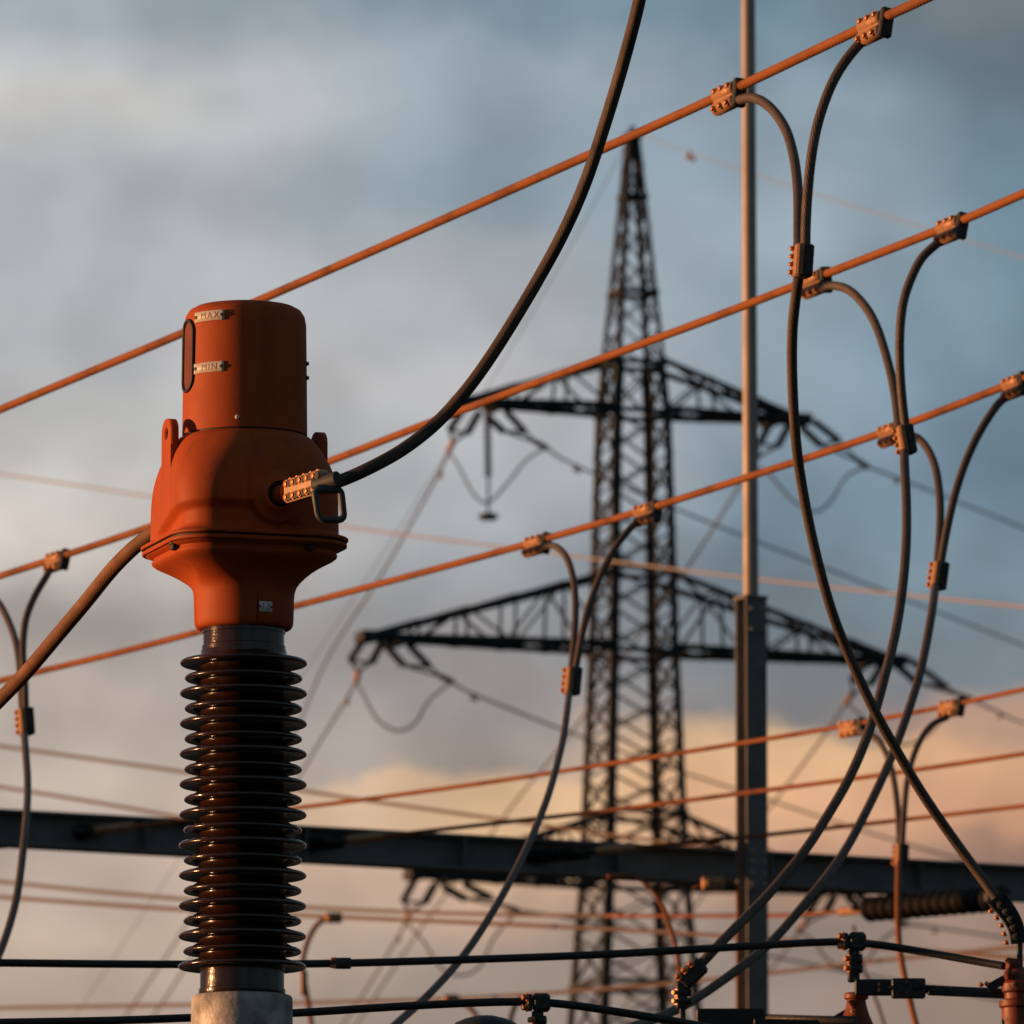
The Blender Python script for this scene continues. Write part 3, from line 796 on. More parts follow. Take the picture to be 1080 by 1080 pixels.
far_loop([(566, 1048), (550, 1053), (541, 1066), (536, 1095)], 80.2, 'faint short dropper left of the bottom clamp post', [], 0.024)
far_loop([(900, 976), (905, 1000), (914, 1030), (926, 1060), (938, 1100)], 66, 'thin faint dropper right of the clamp post under the beam', [], 0.014, None, 'line')

# --- tension insulators between the wires and the gantry beam
def beam_string(a, b, label, r=0.06, twin=False, wire_to=None):
    t = thing('beam_insulator', a, label, 'insulator', 'insulators anchored on the gantry beam')
    d = (b - a).normalized()
    offs = (-0.11, 0.11) if twin else (0,)
    w = Vector((0, 0, 1)).cross(d).normalized()
    for o in offs:
        shed_string(a + w * o, b + w * o, r, 0.055 if r < 0.08 else 0.125, r * (0.6 if r < 0.08 else 0.42)).build('insulator_string', M['string'], t)
    MB().bar(b - w * 0.13, b + w * 0.13, 0.03, 0.03).cyl(b, b + d * 0.10, 0.025).build('yoke_plate', M['castdark'], t)
    MB().cyl(b + d * 0.08, b + d * 0.42, 0.030).build('dead_end_clamp', M['alu'], t)
    MB().bar(a - w * 0.16, a + w * 0.16, 0.03, 0.05).build('anchor_plate', M['column'], t)
for i, lab in ((4, 'short insulator on the left part of the gantry beam, behind the left edge connector'), (5, 'short insulator on the gantry beam just right of the orange transformer'), (6, 'short insulator on the gantry beam in front of the pylon')):
    e = WP[i][0]; d = (WP[i][2] - WP[i][0]).normalized()
    beam_string(e - d * 1.1, e - d * 0.22, lab, 0.055)
t0 = P(1062, 947, 56.4); t1 = P(916, 959, 58.2)
beam_string(t0, t1, 'heavy black ribbed insulator slanting left under the right part of the gantry beam', 0.09)
dd = (t1 - t0).normalized()
wire_obj('slack_wire', [t1 + dd * 0.38, P(842, 965, 59.0), P(815, 966, 59.3), P(640, 966, 61)], 0.012, M['wire'], 'slack wire leading left from the heavy black ribbed insulator', 'wire')

# ------------------------------------------------------------------ busbars and switchgear at the bottom
bus1 = [P(x, y, EQ + d) for x, y, d in ((-60, 1015, -.5), (0, 1015.5, -.45), (160, 1017, -.35), (330, 1016.5, -.25), (480, 1012.5, -.15), (640, 1006.5, 0), (780, 998.5, .1), (860, 994, .22), (896, 993.5, .2), (930, 997, .15), (980, 1005, .1), (1030, 1014, .05), (1060, 1019, 0))]
tag(MB().tube(catmull(bus1, 10), 0.0145, 14).build('bus_conductor', M['busrod']), 'upper black conductor running along the bottom to the right hand post', 'conductor', 'black bottom conductors')
bus2 = [P(x, y, 29.0) for x, y in ((-60, 1080), (0, 1078.5), (130, 1076), (300, 1069), (430, 1061), (520, 1057), (568, 1057), (610, 1061), (650, 1067), (700, 1075), (760, 1086))]
tag(MB().tube(catmull(bus2, 10), 0.0140, 14).build('bus_conductor', M['busrod']), 'lower black conductor running along the bottom edge over a clamp post', 'conductor', 'black bottom conductors')

def bolts(mb, pts, n, r=0.016, h=0.03):
    for p in pts: mb.bolt(p, n, r, h)
    return mb
# sleeve clamp on the upper conductor
c = P(362, 1016, EQ - .23)
t = thing('sleeve_clamp', c, 'small clamp on the upper black conductor right of the transformer', 'clamp')
MB().cyl(c - Vector((0.028, 0, 0)), c + Vector((0.028, 0, 0)), 0.021, 14).build('clamp_body', M['castdark'], t)
for z in (0.012, -0.012): MB().bolt(c + Vector((-0.030, -0.012, z)), (-1, -0.4, 0), 0.008, 0.018).build('bolt', M['bolt'], t)

def clamp_post(px, py, D, label, foot_z, stem_r=0.022, extra=None):
    """stem carrying a bolted clamp round a conductor"""
    c = P(px, py, D); t = thing('clamp_post', Vector((c.x, c.y, foot_z)), label, 'clamp post', 'clamp posts under the black conductors')
    X = Vector((1, 0, 0)); k = D / F
    MB().box(c + X * k * 5, 9.5 * k, 10 * k, 9.5 * k, bev=3.2 * k).build('clamp_body', M['castdark'], t)
    MB().box(c - X * k * 7.2, 2.6 * k, 9 * k, 8.5 * k, bev=1.2 * k).build('keeper_plate', M['castdark'], t)
    for dy in (-5.2, 5.8):
        MB().bolt(c + Vector((-9.6 * k, -6.2 * k, -dy * k)), (-1, -0.35, 0), 3.4 * k, 6.5 * k).build('bolt', M['bolt'], t)
    MB().box(Vector((c.x + 1 * k, c.y, (c.z - 9 * k + foot_z) / 2)), 6.3 * k, 6 * k, (c.z - 9 * k - foot_z) / 2, bev=1.5 * k).build('stem', M['castdark'], t)
    for dy in (19, 29):
        MB().cyl(c + Vector((-3 * k, -1 * k, -dy * k)), c + Vector((10 * k, -4 * k, -dy * k)), 5 * k, 12).build('clamp_bolt', M['castdark'], t)
        MB().bolt(c + Vector((-3.5 * k, -6 * k, -dy * k)), (-1, -0.5, 0), 3.4 * k, 6 * k).build('bolt', M['bolt'], t)
    return t
kq = EQ / F
clamp_post(899, 993, EQ + .2, 'bolted clamp post holding the upper black conductor at the lower right', P(899, 1036, EQ + .2).z)
clamp_post(566, 1057.5, 29.0, 'bolted clamp post holding the lower black conductor at the bottom middle', P(566, 1120, 29.0).z)

# bolted terminal where the sweeping dropper ends
c = P(720, 1042, T1D); k = T1D / F
t = thing('bolted_terminal', Vector((c.x, c.y, P(720, 1120, T1D).z)), 'dark bent terminal with bright bolts at the bottom, left of the steel column', 'terminal')
a0, a1, a2 = P(740, 1017, T1D), P(719, 1037, T1D), P(718, 1062, T1D)
dA = (a0 - a1).normalized(); nA = Vector((-dA.z, 0, dA.x))
MB().box((a0 + a1) / 2, (a0 - a1).length / 2 + 1.5 * k, 9 * k, 10 * k, dA, Vector((0, 1, 0)), nA, 2.5 * k).build('upper_clamp', M['castdark'], t)
MB().box((a1 + a2) / 2, 6 * k, 8 * k, (a1 - a2).length / 2 + 2 * k, bev=2 * k).build('lower_clamp', M['castdark'], t)
MB().box(P(720, 1092, T1D), 3.2 * k, 4 * k, 31 * k, bev=1 * k).build('stem', M['castdark'], t)
for (x, y) in ((731, 1019.5), (724.5, 1026), (718, 1033)):
    q = P(x, y, T1D - 8 * k); MB().bolt(q + Vector((-1 * k, 0, 1.5 * k)), (-1, -0.8, 0.5), 2.9 * k, 6 * k).build('bolt', M['bolt'], t)
for (x, y) in ((714, 1047), (714, 1056)):
    q = P(x, y, T1D - 6 * k); MB().bolt(q, (-1, -0.8, 0), 3.0 * k, 6 * k).build('bolt', M['bolt'], t)
    MB().cyl(q, q + Vector((15 * k, 0, 0)), 3.8 * k).build('clamp_bolt', M['castdark'], t)

# bolted lug at the right edge where the long dropper ends
t = thing('bolted_lug', P(1070, 1010, EQ), 'dark curved bolted lug ending the long dropper at the bottom right corner', 'terminal')
k = kq
lug = [P(x, y, EQ) for x, y in ((1050, 947), (1058, 956), (1066, 967), (1072, 980), (1074, 994))]
lc = catmull(lug, 6)
mb = MB()
for i in range(len(lc) - 1):
    d = (lc[i + 1] - lc[i]); X = d.normalized(); Nn = Vector((-X.z, 0, X.x))
    mb.box((lc[i] + lc[i + 1]) / 2, d.length / 2 + 0.002, 7 * k, 10 * k - i * 0.1 * k, X, Vector((0, 1, 0)), Nn)
mb.build('lug_plate', M['castdark'], t)
for i, (x, y) in enumerate(((1055, 955), (1061, 962), (1066, 970), (1069, 979), (1071, 988))):
    MB().bolt(P(x, y, EQ - 0.026), (-0.35, -1, 0.2), 3 * k, 5 * k).build('bolt', M['castdark'], t)
    q = P(x - 8.5, y + 5.5, EQ); MB().bolt(q, (-1, -0.3, -0.4), 2.4 * k, 4 * k).build('edge_bolt', M['bolt'], t)
MB().box(P(1075.5, 1008, EQ), 3.0 * k, 3.5 * k, 15 * k, bev=1 * k).build('stem', M['castdark'], t)

# disconnector: two posts, blade arm and rod
def post_head(px, top, D, label, seed):
    """orange insulator head flaring down to a gusseted collar and a support below the frame"""
    k = D / F; c = P(px, top, D)
    t = thing('disconnector_post', Vector((c.x, c.y, 0)), label, 'switch post', 'orange switchgear posts')
    zt_ = c.z
    MB().lathe([(0, 0), (11 * k, 0), (13 * k, -2 * k), (13 * k, -6 * k), (10 * k, -8 * k), (11 * k, -14 * k), (14 * k, -24 * k), (22 * k, -42 * k), (24 * k, -60 * k), (24 * k, -70 * k), (0, -70 * k)], c, 32).build('head', M['orange_shaded'], t)
    MB().box(c + Vector((-17 * k, 0, -30 * k)), 12 * k, 2 * k, 8 * k, Vector((0.86, 0, 0.5)), Vector((0, 1, 0)), Vector((-0.5, 0, 0.86))).build('gusset', M['busrod'], t)
    MB().box(c + Vector((-26 * k, -2 * k, -36 * k)), 18 * k, 3 * k, 3 * k, bev=1 * k).build('side_plate', M['busrod'], t)
    for dx, dz in ((-28, -31.5), (-23, -31.5), (-4, -22)):
        MB().bolt(c + Vector((dx * k, -4 * k - (14 * k if dx == -4 else 0), dz * k)), (-0.5, -1, 0.3), 2.2 * k, 4 * k).build('bolt', M['bolt'], t)
    MB().cyl(c + Vector((-8 * k, -8 * k, -10 * k)), c + Vector((-3 * k, -10 * k, -18 * k)), 3.6 * k).build('boss', M['orange_shaded'], t)
    prof = [(0, -70 * k), (16 * k, -70 * k)]
    for i in range(26):
        z = -74 * k - i * 12 * k
        prof += [(16 * k, z), (30 * k, z - 5 * k), (30 * k, z - 7 * k), (16 * k, z - 8 * k)]
    zb = -74 * k - 26 * 12 * k
    prof += [(16 * k, zb), (0, zb)]
    MB().lathe(prof, c, 32).build('insulator', M['glaze'], t)
    MB().lathe([(0, zb), (20 * k, zb), (20 * k, -zt_ + 0.02), (0, -zt_ + 0.02)], c, 24).build('support_tube', M['cement'], t)
    return t
post_head(903, 1047, EQ + .25, 'orange switch post with gusset at the bottom, under the right hand clamp post', 1)
t = thing('blade_arm', P(905, 1043, EQ + .1), 'black bolted contact arm between the two bottom right posts', 'contact arm')
k = kq
MB().box(P(936, 1041.5, EQ + .1), 35 * k, 6 * k, 8.5 * k, bev=1.5 * k).build('arm_plate', M['busrod'], t)
MB().box(P(958, 1042.5, EQ + .07), 18 * k, 7 * k, 10.5 * k, bev=1.5 * k).build('contact_jaw', M['castdark'], t)
for (x, y) in ((948, 1045), (957, 1037), (957, 1046), (966, 1042), (973, 1041), (928, 1038), (928, 1044), (940, 1042)):
    MB().bolt(P(x, y, EQ + .045), (0.1, -1, 0.1), 2.0 * k, 4 * k).build('bolt', M['castdark'], t)
MB().tube([P(972, 1043, EQ + .1), P(1020, 1045.5, EQ + .08), P(1075, 1048, EQ + .05)], 4.8 * k, 12).build('rod', M['castdark'], t)
MB().box(P(1030, 1048.5, EQ + .04), 52 * k, 4 * k, 3.4 * k, Vector((1, 0, -0.045)).normalized(), bev=1 * k).build('back_bar', M['busrod'], t)
# second post at the right edge
k = kq; c = P(1073, 1026, EQ)
t = thing('disconnector_post', Vector((c.x, c.y, 0)), 'orange switch post at the bottom right corner below the curved lug', 'switch post', 'orange switchgear posts')
MB().lathe([(0, 6 * k), (7 * k, 6 * k), (9 * k, 2 * k), (13 * k, -2 * k), (13 * k, -8 * k), (17 * k, -12 * k), (17 * k, -20 * k), (14 * k, -22 * k), (14 * k, -28 * k), (20 * k, -30 * k), (20 * k, -36 * k), (17 * k, -38 * k), (17 * k, -56 * k), (21 * k, -60 * k), (21 * k, -70 * k), (0, -70 * k)], c, 32).build('head', M['orange_shaded'], t)
MB().cyl(P(1062, 1016, EQ - .02), P(1074, 1018, EQ), 6.5 * k).build('socket', M['orange_shaded'], t)
MB().lathe([(0, -6 * k), (4 * k, -5 * k), (6 * k, 0), (4 * k, 5 * k), (0, 6 * k)], P(1064, 1028, EQ - .05), 18).build('boss', M['orange_shaded'], t)
MB().box(P(1054, 1036, EQ), 14 * k, 3 * k, 4.5 * k, Vector((0.88, 0, 0.48)), Vector((0, 1, 0)), Vector((-0.48, 0, 0.88))).build('gusset', M['busrod'], t)
for (x, y) in ((1035, 1039), (1041, 1038)):
    MB().bolt(P(x, y, EQ - .01), (-0.3, -1, 0.5), 2.0 * k, 4 * k).build('bolt', M['bolt'], t)
MB().bolt(P(1069, 1038, EQ - .055), (-0.3, -1, 0.1), 2.2 * k, 4 * k).build('bolt', M['alu'], t)
MB().lathe([(0, -70 * k), (18 * k, -70 * k), (18 * k, -c.z + 0.02), (0, -c.z + 0.02)], c, 24).build('support_tube', M['cement'], t)
# flat bar behind the column foot
t = thing('flat_bar', P(808, 1074, 31.5), 'flat black contact bar along the bottom edge in front of the steel column', 'contact arm')
k = 31.5 / F
MB().box(P(770, 1073, 31.5), 36 * k, 7 * k, 9 * k, bev=1.5 * k).build('arm_plate', M['busrod'], t)
MB().tube([P(800, 1074, 31.5), P(850, 1075.5, 31.4), P(905, 1077, 31.2)], 4.8 * k, 12).build('rod', M['castdark'], t)
MB().box(P(850, 1079, 31.35), 55 * k, 4 * k, 3.4 * k, Vector((1, 0, -0.02)).normalized(), bev=1 * k).build('back_bar', M['busrod'], t)
# dark dome top at the bottom edge
k = 30.0 / F; c = P(512, 1072, 30.0)
t = thing('domed_cap', Vector((c.x, c.y, 0)), 'dark domed equipment top just showing at the bottom edge', 'equipment cap')
MB().lathe([(0, 1 * k), (10 * k, 0.5 * k), (22 * k, -2.5 * k), (32 * k, -7 * k), (40 * k, -15 * k), (42 * k, -24 * k), (42 * k, -80 * k), (0, -80 * k)], c, 40).build('dome', M['busrod'], t)
MB().lathe([(0, -80 * k), (28 * k, -80 * k), (28 * k, -c.z + 0.02), (0, -c.z + 0.02)], c, 24).build('support_tube', M['cement'], t)

# ------------------------------------------------------------------ the orange current transformer
CD = 27.0
K = CD / F * 1.003
cx0 = P(255.5, 1000, CD).x
A0 = Vector((cx0, CD, 0))
def zc(y): return P(255.5, y, CD).z
ct = thing('instrument_transformer', A0, 'large orange high voltage instrument transformer on a ribbed dark brown insulator', 'transformer')
YAW = R(18.0)
tX = Vector((math.cos(YAW), math.sin(YAW), 0)); tY = Vector((-math.sin(YAW), math.cos(YAW), 0))
def rsq(ext, r, y, pocket=0.0, na=36, ns=20):
    """rounded square ring whose turned silhouette reaches ext, with corner radius r (photo-scale units);
    pocket: depth of the undercut skirt on two opposite corners"""
    r = min(r, ext); h = (ext - r) / (math.cos(YAW) + math.sin(YAW))
    out = []
    for q in range(4):
        cs = ((1, 1), (-1, 1), (-1, -1), (1, -1))[q]; nx = ((-1, 1), (-1, -1), (1, -1), (1, 1))[q]
        for k in range(na + ns):
            if k < na:
                a = q * math.pi / 2 + k / na * math.pi / 2
                p = Vector((cs[0] * h, cs[1] * h, 0)); nn = Vector((math.cos(a), math.sin(a), 0)); s_ = k / na
            else:
                a = (q + 1) * math.pi / 2; t = (k - na) / ns
                p = Vector((cs[0] * h * (1 - t) + nx[0] * h * t, cs[1] * h * (1 - t) + nx[1] * h * t, 0)); nn = Vector((math.cos(a), math.sin(a), 0)); s_ = 1 + t
            p = p + nn * r
            if pocket:
                # s runs 0..1 round a corner and 1..2 along the side after it; rising from the far end of one side to the corner
                qq = q + 0
                if q in (1, 3) and k >= na: e = (s_ - 1.0) * 0.72
                elif q in (2, 0) and k < na: e = 0.72 + s_ * 0.28 if s_ < 1 else 1.0
                elif q in (2, 0): e = 1.0 - max(0, s_ - 1.35) / 0.65
                else: e = 0.0
                arch = 573 - 34 * math.sin(max(0, min(1, e)) * math.pi / 2) ** 0.8
                w_ = max(0.0, min(1.0, (y - arch) / 11.0)); w_ = w_ * w_ * (3 - 2 * w_)
                f_ = max(0.0, min(1.0, (572.3 - y) / 8.0)); f_ = f_ ** 0.7
                p = p - nn * (pocket * w_ * f_)
            out.append(A0 + tX * (p.x * K) + tY * (p.y * K) + Vector((0, 0, zc(y))))
    return out
TP = [(461.5, 58, 58), (462, 66.5, 66), (464, 70.5, 68), (468, 75.5, 70), (475, 80.5, 70), (484, 86, 68), (494, 91.5, 62), (504, 95.5, 56), (515, 98.5, 50), (526, 100, 46), (534, 100.6, 44)]
TP += [(534 + 1.9 * i, 100.6 + 0.03 * i, 44) for i in range(1, 19)] + [(569, 102.2, 44), (570.8, 103.6, 45), (572.5, 106.5, 46)]
tank = MB().rings([rsq(e, r, y, pocket=9.0 if y > 536 else 0) for y, e, r in TP], 60).build('tank', M['orange'], ct)
MB().rings([rsq(60, 40, 572.6), rsq(110, 48, 572.6), rsq(111.5, 48, 573.6), rsq(111.5, 48, 575.8), rsq(110.5, 48, 576.6), rsq(60, 40, 576.6)]).build('flange', M['orange'], ct)
MB().rings([rsq(60, 40, 576.7), rsq(107, 46, 576.7), rsq(107, 46, 578.4), rsq(60, 40, 578.4)]).build('gasket', M['seam'], ct)
MB().rings([rsq(60, 40, 578.5), rsq(109, 48, 578.5), rsq(110, 48, 579.3), rsq(110, 48, 582.0), rsq(109, 48, 582.8), rsq(60, 40, 582.8)]).build('flange', M['orange'], ct)
lower = MB().rings([rsq(e, r, y) for y, e, r in (
    (582.9, 106, 46), (584.2, 105, 45), (586.2, 97.5, 42), (588, 97.5, 42), (590.5, 99.8, 43), (593, 99, 43), (596, 95, 40), (599, 88.5, 36), (602.5, 81, 33), (606.5, 73.5, 33), (611, 66.5, 36), (615.5, 60.5, 42), (620, 56.2, 49), (625, 54.2, 53.2), (631, 53.4, 53.4),
    (640, 53.2, 53.2), (655, 52.8, 52.8), (660, 52.2, 52.2), (663, 50.5, 50.5), (664.5, 48, 48), (664.6, 43, 43))], 62).build('neck', M['orange'], ct)
for q in range(4):
    a = q * math.pi / 2
    X = tX * math.cos(a) + tY * math.sin(a); Y = -tX * math.sin(a) + tY * math.cos(a)
    MB().bolt(A0 + X * (90 * K) + Y * (46 * K) + Vector((0, 0, zc(583))), (0, 0, -1), 4.4 * K, 8 * K).build('flange_bolt', M['castdark'], ct)

# upper cap
cap_r = lambda y: 65.3 + (y - 330) / 130 * 1.4
cap = MB().lathe([(0, zc(323.5)), (45 * K, zc(324)), (53 * K, zc(325.5)), (59.5 * K, zc(329)), (63.5 * K, zc(335)), (65.2 * K, zc(344)), (cap_r(400) * K, zc(400)), (66.7 * K, zc(459)), (66.7 * K, zc(460.3)), (64 * K, zc(460.3)), (64 * K, zc(459.0))], A0, 96).build('cap_housing', M['orange'], ct)
MB().lathe([(60 * K, zc(463)), (64.6 * K, zc(463)), (64.6 * K, zc(460.0)), (60 * K, zc(460.0))], A0, 96).build('seal', M['seam'], ct)
def on_cap(ang, y, out=0.0, rr=None):
    """ang from the direction facing the camera, negative to the left"""
    r = (rr if rr is not None else cap_r(y)) * K + out
    return A0 + Vector((math.sin(ang) * r, -math.cos(ang) * r, zc(y)))
# sight glass: black oval ring, pane inside
a0 = R(-66); hwid = 0.215
rim = []
for k in range(40):
    th = 2 * math.pi * k / 40
    xx = math.cos(th); yy = math.sin(th)
    da = hwid * xx
    y = 380 + (-1 if yy > 0 else 1) * (22 + 14 * abs(yy)) if abs(yy) > 1e-6 else 380
    rim.append((da, y))
def oval(scale_w, scale_h, out, n=48):
    pts = []
    hr = 13.5 * scale_w; st = 37.0 * scale_h - hr
    for k in range(n):
        th = 2 * math.pi * k / n
        px = hr * math.cos(th); py = hr * math.sin(th) + (st if math.sin(th) >= 0 else -st)
        pts.append(on_cap(a0 + px / 66.0, 380 - py, out))
    return pts
mb = MB(); mb.tube(oval(1, 1, 0.002), 0.0062, 8, closed=True); frame = mb.build('sight_frame', M['seam'], cap)
mb = MB()
po = oval(0.95, 0.985, 0.0015); b = len(mb.v); mb.v += po
cen = [on_cap(a0, y, 0.0017) for y in (352, 366, 380, 394, 408)]
mb.v += cen
n = len(po)
for k in range(n):
    k2 = (k + 1) % n
    def near(p): return min(range(5), key=lambda i: abs(cen[i].z - p.z))
    i1, i2 = near(po[k]), near(po[k2])
    if i1 == i2: mb.face([k, k2, n + i1], True)
    else: mb.face([k, k2, n + i2, n + i1], True)
mb.build('sight_glass', material('amber sight glass', (0.20, 0.055, 0.02), 0.15, 0, (12, (0.30, 0.09, 0.03), 0.35, 0.7, 0.05), coat=0.3), cap)

def cyl_plate(y, dy, a_from, a_to, slope, rr_fn, thick, name, parent, notch=True):
    """thin curved plate with notched ends, wrapped on a cylinder"""
    mb = MB(); n = 14; out = thick
    def ring(t):
        a = a_from + (a_to - a_from) * t
        yy = y
        return a, yy
    cols = []
    for i in range(n + 1):
        t = i / n; a, yy = ring(t)
        cols.append([on_cap(a, yy + s * dy, 0.0006 if lay == 0 else out, rr_fn(yy)) for lay in (0, 1) for s in (-1, 1)])
    b = len(mb.v)
    for c4 in cols: mb.v += c4
    for i in range(n):
        p, q = b + i * 4, b + (i + 1) * 4
        mb.face([p + 2, p + 3, q + 3, q + 2], True)
        mb.face([p + 0, p + 2, q + 2, q + 0]); mb.face([p + 1, q + 1, q + 3, p + 3])
    mb.face([b, b + 1, b + 3, b + 2]); e = b + n * 4; mb.face([e, e + 2, e + 3, e + 1])
    o = mb.build(name, M['plate'], parent)
    return o
def lettering(txt, a_mid, y_mid, size, rr, out, parent, fsp=1.0):
    cu = bpy.data.curves.new('lettering', 'FONT'); cu.body = txt; cu.size = size; cu.align_x = 'CENTER'; cu.align_y = 'CENTER'
    cu.space_character = fsp
    ob = bpy.data.objects.new('lettering', cu); COL.objects.link(ob)
    dg = bpy.context.evaluated_depsgraph_get(); dg.update()
    me = bpy.data.meshes.new_from_object(ob.evaluated_get(dg))
    bpy.data.objects.remove(ob)
    for v in me.vertices:
        x, yy = v.co.x, v.co.y
        p = on_cap(a_mid + x / (rr * K), y_mid, out, rr)
        v.co = p + Vector((0, 0, yy))
    me.materials.clear(); me.materials.append(M['ink'])
    o = bpy.data.objects.new('lettering', me); COL.objects.link(o)
    o.parent = parent
    return o
for y, txt in ((342.5, 'MAX'), (396.5, 'MIN')):
    p = cyl_plate(y, 5.3, R(-52), R(-18), 0, cap_r, 0.0035, 'name_plate', ct)
    p['label'] = f'pale plate engraved {txt} on the cap'
    lettering(txt, R(-33), y, 0.030, cap_r(y), 0.0042, p, 1.25)
    for a in (R(-50), R(-20)):
        MB().lathe([(0, 0), (2.0 * K, 0), (2.0 * K, 0.004), (0, 0.005)], on_cap(a, y, 0.002), 10, (math.sin(a), -math.cos(a), 0)).build('plate_rivet', M['seam'], p)
p = cyl_plate(646.5, 5.6, R(19.5), R(35.5), 0, lambda y: 53.0, 0.003, 'name_plate', ct)
p['label'] = 'small square pale plate on the neck'
p.data.materials[0] = material('white enamel plate', (0.85, 0.85, 0.83), 0.3)
lettering('1.0', R(27.5), 646.5, 0.024, 53.0, 0.0036, p, 1.1)
for a in (R(20.6), R(34.4)):
    MB().lathe([(0, 0), (1.1 * K, 0), (1.1 * K, 0.003), (0, 0.004)], on_cap(a, 646.5, 0.002, 53.0), 10, (math.sin(a), -math.cos(a), 0)).build('plate_rivet', M['seam'], p)
a = R(-5); MB().lathe([(0, 0), (2.4 * K, 0), (2.4 * K, 1.2 * K), (1.6 * K, 2.4 * K), (0, 2.8 * K)], on_cap(a, 450.5), 14, (math.sin(a), -math.cos(a), 0)).build('cap_screw', M['plate'], ct)
for y in (384, 399):
    a = R(88); MB().bolt(on_cap(a, y), (1, 0, 0), 2 * K, 2.5 * K).build('cap_screw', M['castdark'], ct)

# lifting eyes on the two side faces, parallel to them, each on a gusset block that runs into the dome
def lifting_eye(sgn, top, half=18.0, T=4.4):
    X = tX * sgn; Y = tY * sgn
    ht = zc(top)
    w = half * K; hole = 7.2 * K; hc = ht - 15 * K; zb = zc(528)
    n = 32; outer, inner = [], []
    for k in range(n):
        a = 2 * math.pi * k / n; dx, dz = math.cos(a), math.sin(a)
        inner.append((dx * hole, hc - 1 * K + dz * hole))
        outer.append((dx * w, hc + dz * 15 * K) if dz >= 0 else ((w if dx > 0 else -w) if abs(dx) > abs(dz) else dx / abs(dz) * w, hc + max(dz * 1.42, -1.0) * 15 * K))
    base = A0 + X * (82.5 * K); mb = MB()
    for t in (-T, T):
        mb.v += [base + X * (t * K) + Y * x + Vector((0, 0, z)) for x, z in outer]
        mb.v += [base + X * (t * K) + Y * x + Vector((0, 0, z)) for x, z in inner]
    for k in range(n):
        k2 = (k + 1) % n
        mb.face([k2, k, n + k, n + k2]); mb.face([2 * n + k, 2 * n + k2, 3 * n + k2, 3 * n + k])
        mb.face([k, k2, 2 * n + k2, 2 * n + k], True); mb.face([n + k2, n + k, 3 * n + k, 3 * n + k2], True)
    z1 = hc - 15 * K
    mb.box(base + Vector((0, 0, (z1 + zb) / 2)), T * K, w, (z1 - zb) / 2, X, Y)
    # gusset block inboard of the plate, sloping top
    zt2 = zc(top + 26)
    b = len(mb.v)
    for y in (-w * 0.98, w * 0.98):
        for (x, z) in ((-T, zt2), (-38, zt2 - 1 * K), (-38, zb), (-T, zb)):
            mb.v.append(base + X * (x * K) + Y * y + Vector((0, 0, z)))
    mb.face([b, b + 1, b + 2, b + 3]); mb.face([b + 7, b + 6, b + 5, b + 4]); mb.face([b, b + 4, b + 5, b + 1])
    o = mb.build('lifting_lug', M['orange'], tank)
lifting_eye(-1, 446)
lifting_eye(1, 452)

# line terminals: boss, clamp, strap ring
def terminal(sgn):
    nrm = -tY * sgn                                              # out of the front (or back) face
    base = A0 + nrm * (78 * K) + tX * (sgn * (-1.0) * K * 0) + Vector((0, 0, zc(534)))
    base += tX * (11.5 * K * sgn)
    MB().lathe([(31 * K, 3 * K), (28 * K, 9.0 * K), (24 * K, 11.0 * K), (20 * K, 13.5 * K), (18 * K, 17 * K), (16 * K, 18.5 * K), (14 * K, 18.6 * K), (14 * K, 8 * K)], base, 40, nrm).build('terminal_boss', M['orange'], tank)
    MB().lathe([(0, 8 * K), (13.8 * K, 8 * K), (13.8 * K, 12.5 * K), (0, 12.5 * K)], base, 32, nrm).build('bushing_seal', M['seam'], tank)
    d = (nrm + Vector((0.20 * sgn, 0, 0.0))).normalized()
    MB().lathe([(0, 9.6 * K), (10 * K, 9.6 * K), (10 * K, 20 * K), (8.5 * K, 21 * K), (8.5 * K, 26 * K), (10 * K, 27 * K), (10 * K, 31 * K), (0, 31 * K)], base, 28, d).build('terminal_stud', M['orange'], ct)
    side = Vector((d.y, -d.x, 0)) * 1.0                         # horizontal, across the clamp
    if side.x > 0: side = -side
    up = Vector((0, 0, 1))
    c0 = base + d * (31 * K); L_ = 84 * K
    m = c0 + d * (L_ / 2)
    tc_ = MB().box(m, L_ / 2, 7.0 * K, 12.5 * K, d, side, up, 3.0 * K).build('terminal_clamp', M['terminal'], ct)
    for i in range(5):
        for z in (-7.2, 6.8):
            mb = MB(); q = c0 + d * (L_ * (0.1 + 0.19 * i)) + side * (7.1 * K) + up * (z * K)
            mb.bolt(q, side, 3.4 * K, 2.6 * K)
            mb.build('bolt', M['bolt'], tc_)
            MB().lathe([(0, 0), (4.2 * K, 0), (4.2 * K, 0.7 * K), (0, 0.8 * K)], c0 + d * (L_ * (0.19 + 0.19 * i)) + side * (7.0 * K) + up * (z * K), 12, side).build('socket', M['seam'], tc_)
        MB().bolt(c0 + d * (L_ * (0.1 + 0.19 * i)) + up * (12.4 * K) + side * (1 * K), up, 2.8 * K, 1.8 * K).build('bolt', M['bolt'], tc_)
    return c0 + d * L_, d, side
e1, d1, s1 = terminal(1)
e2, d2, s2 = terminal(-1)
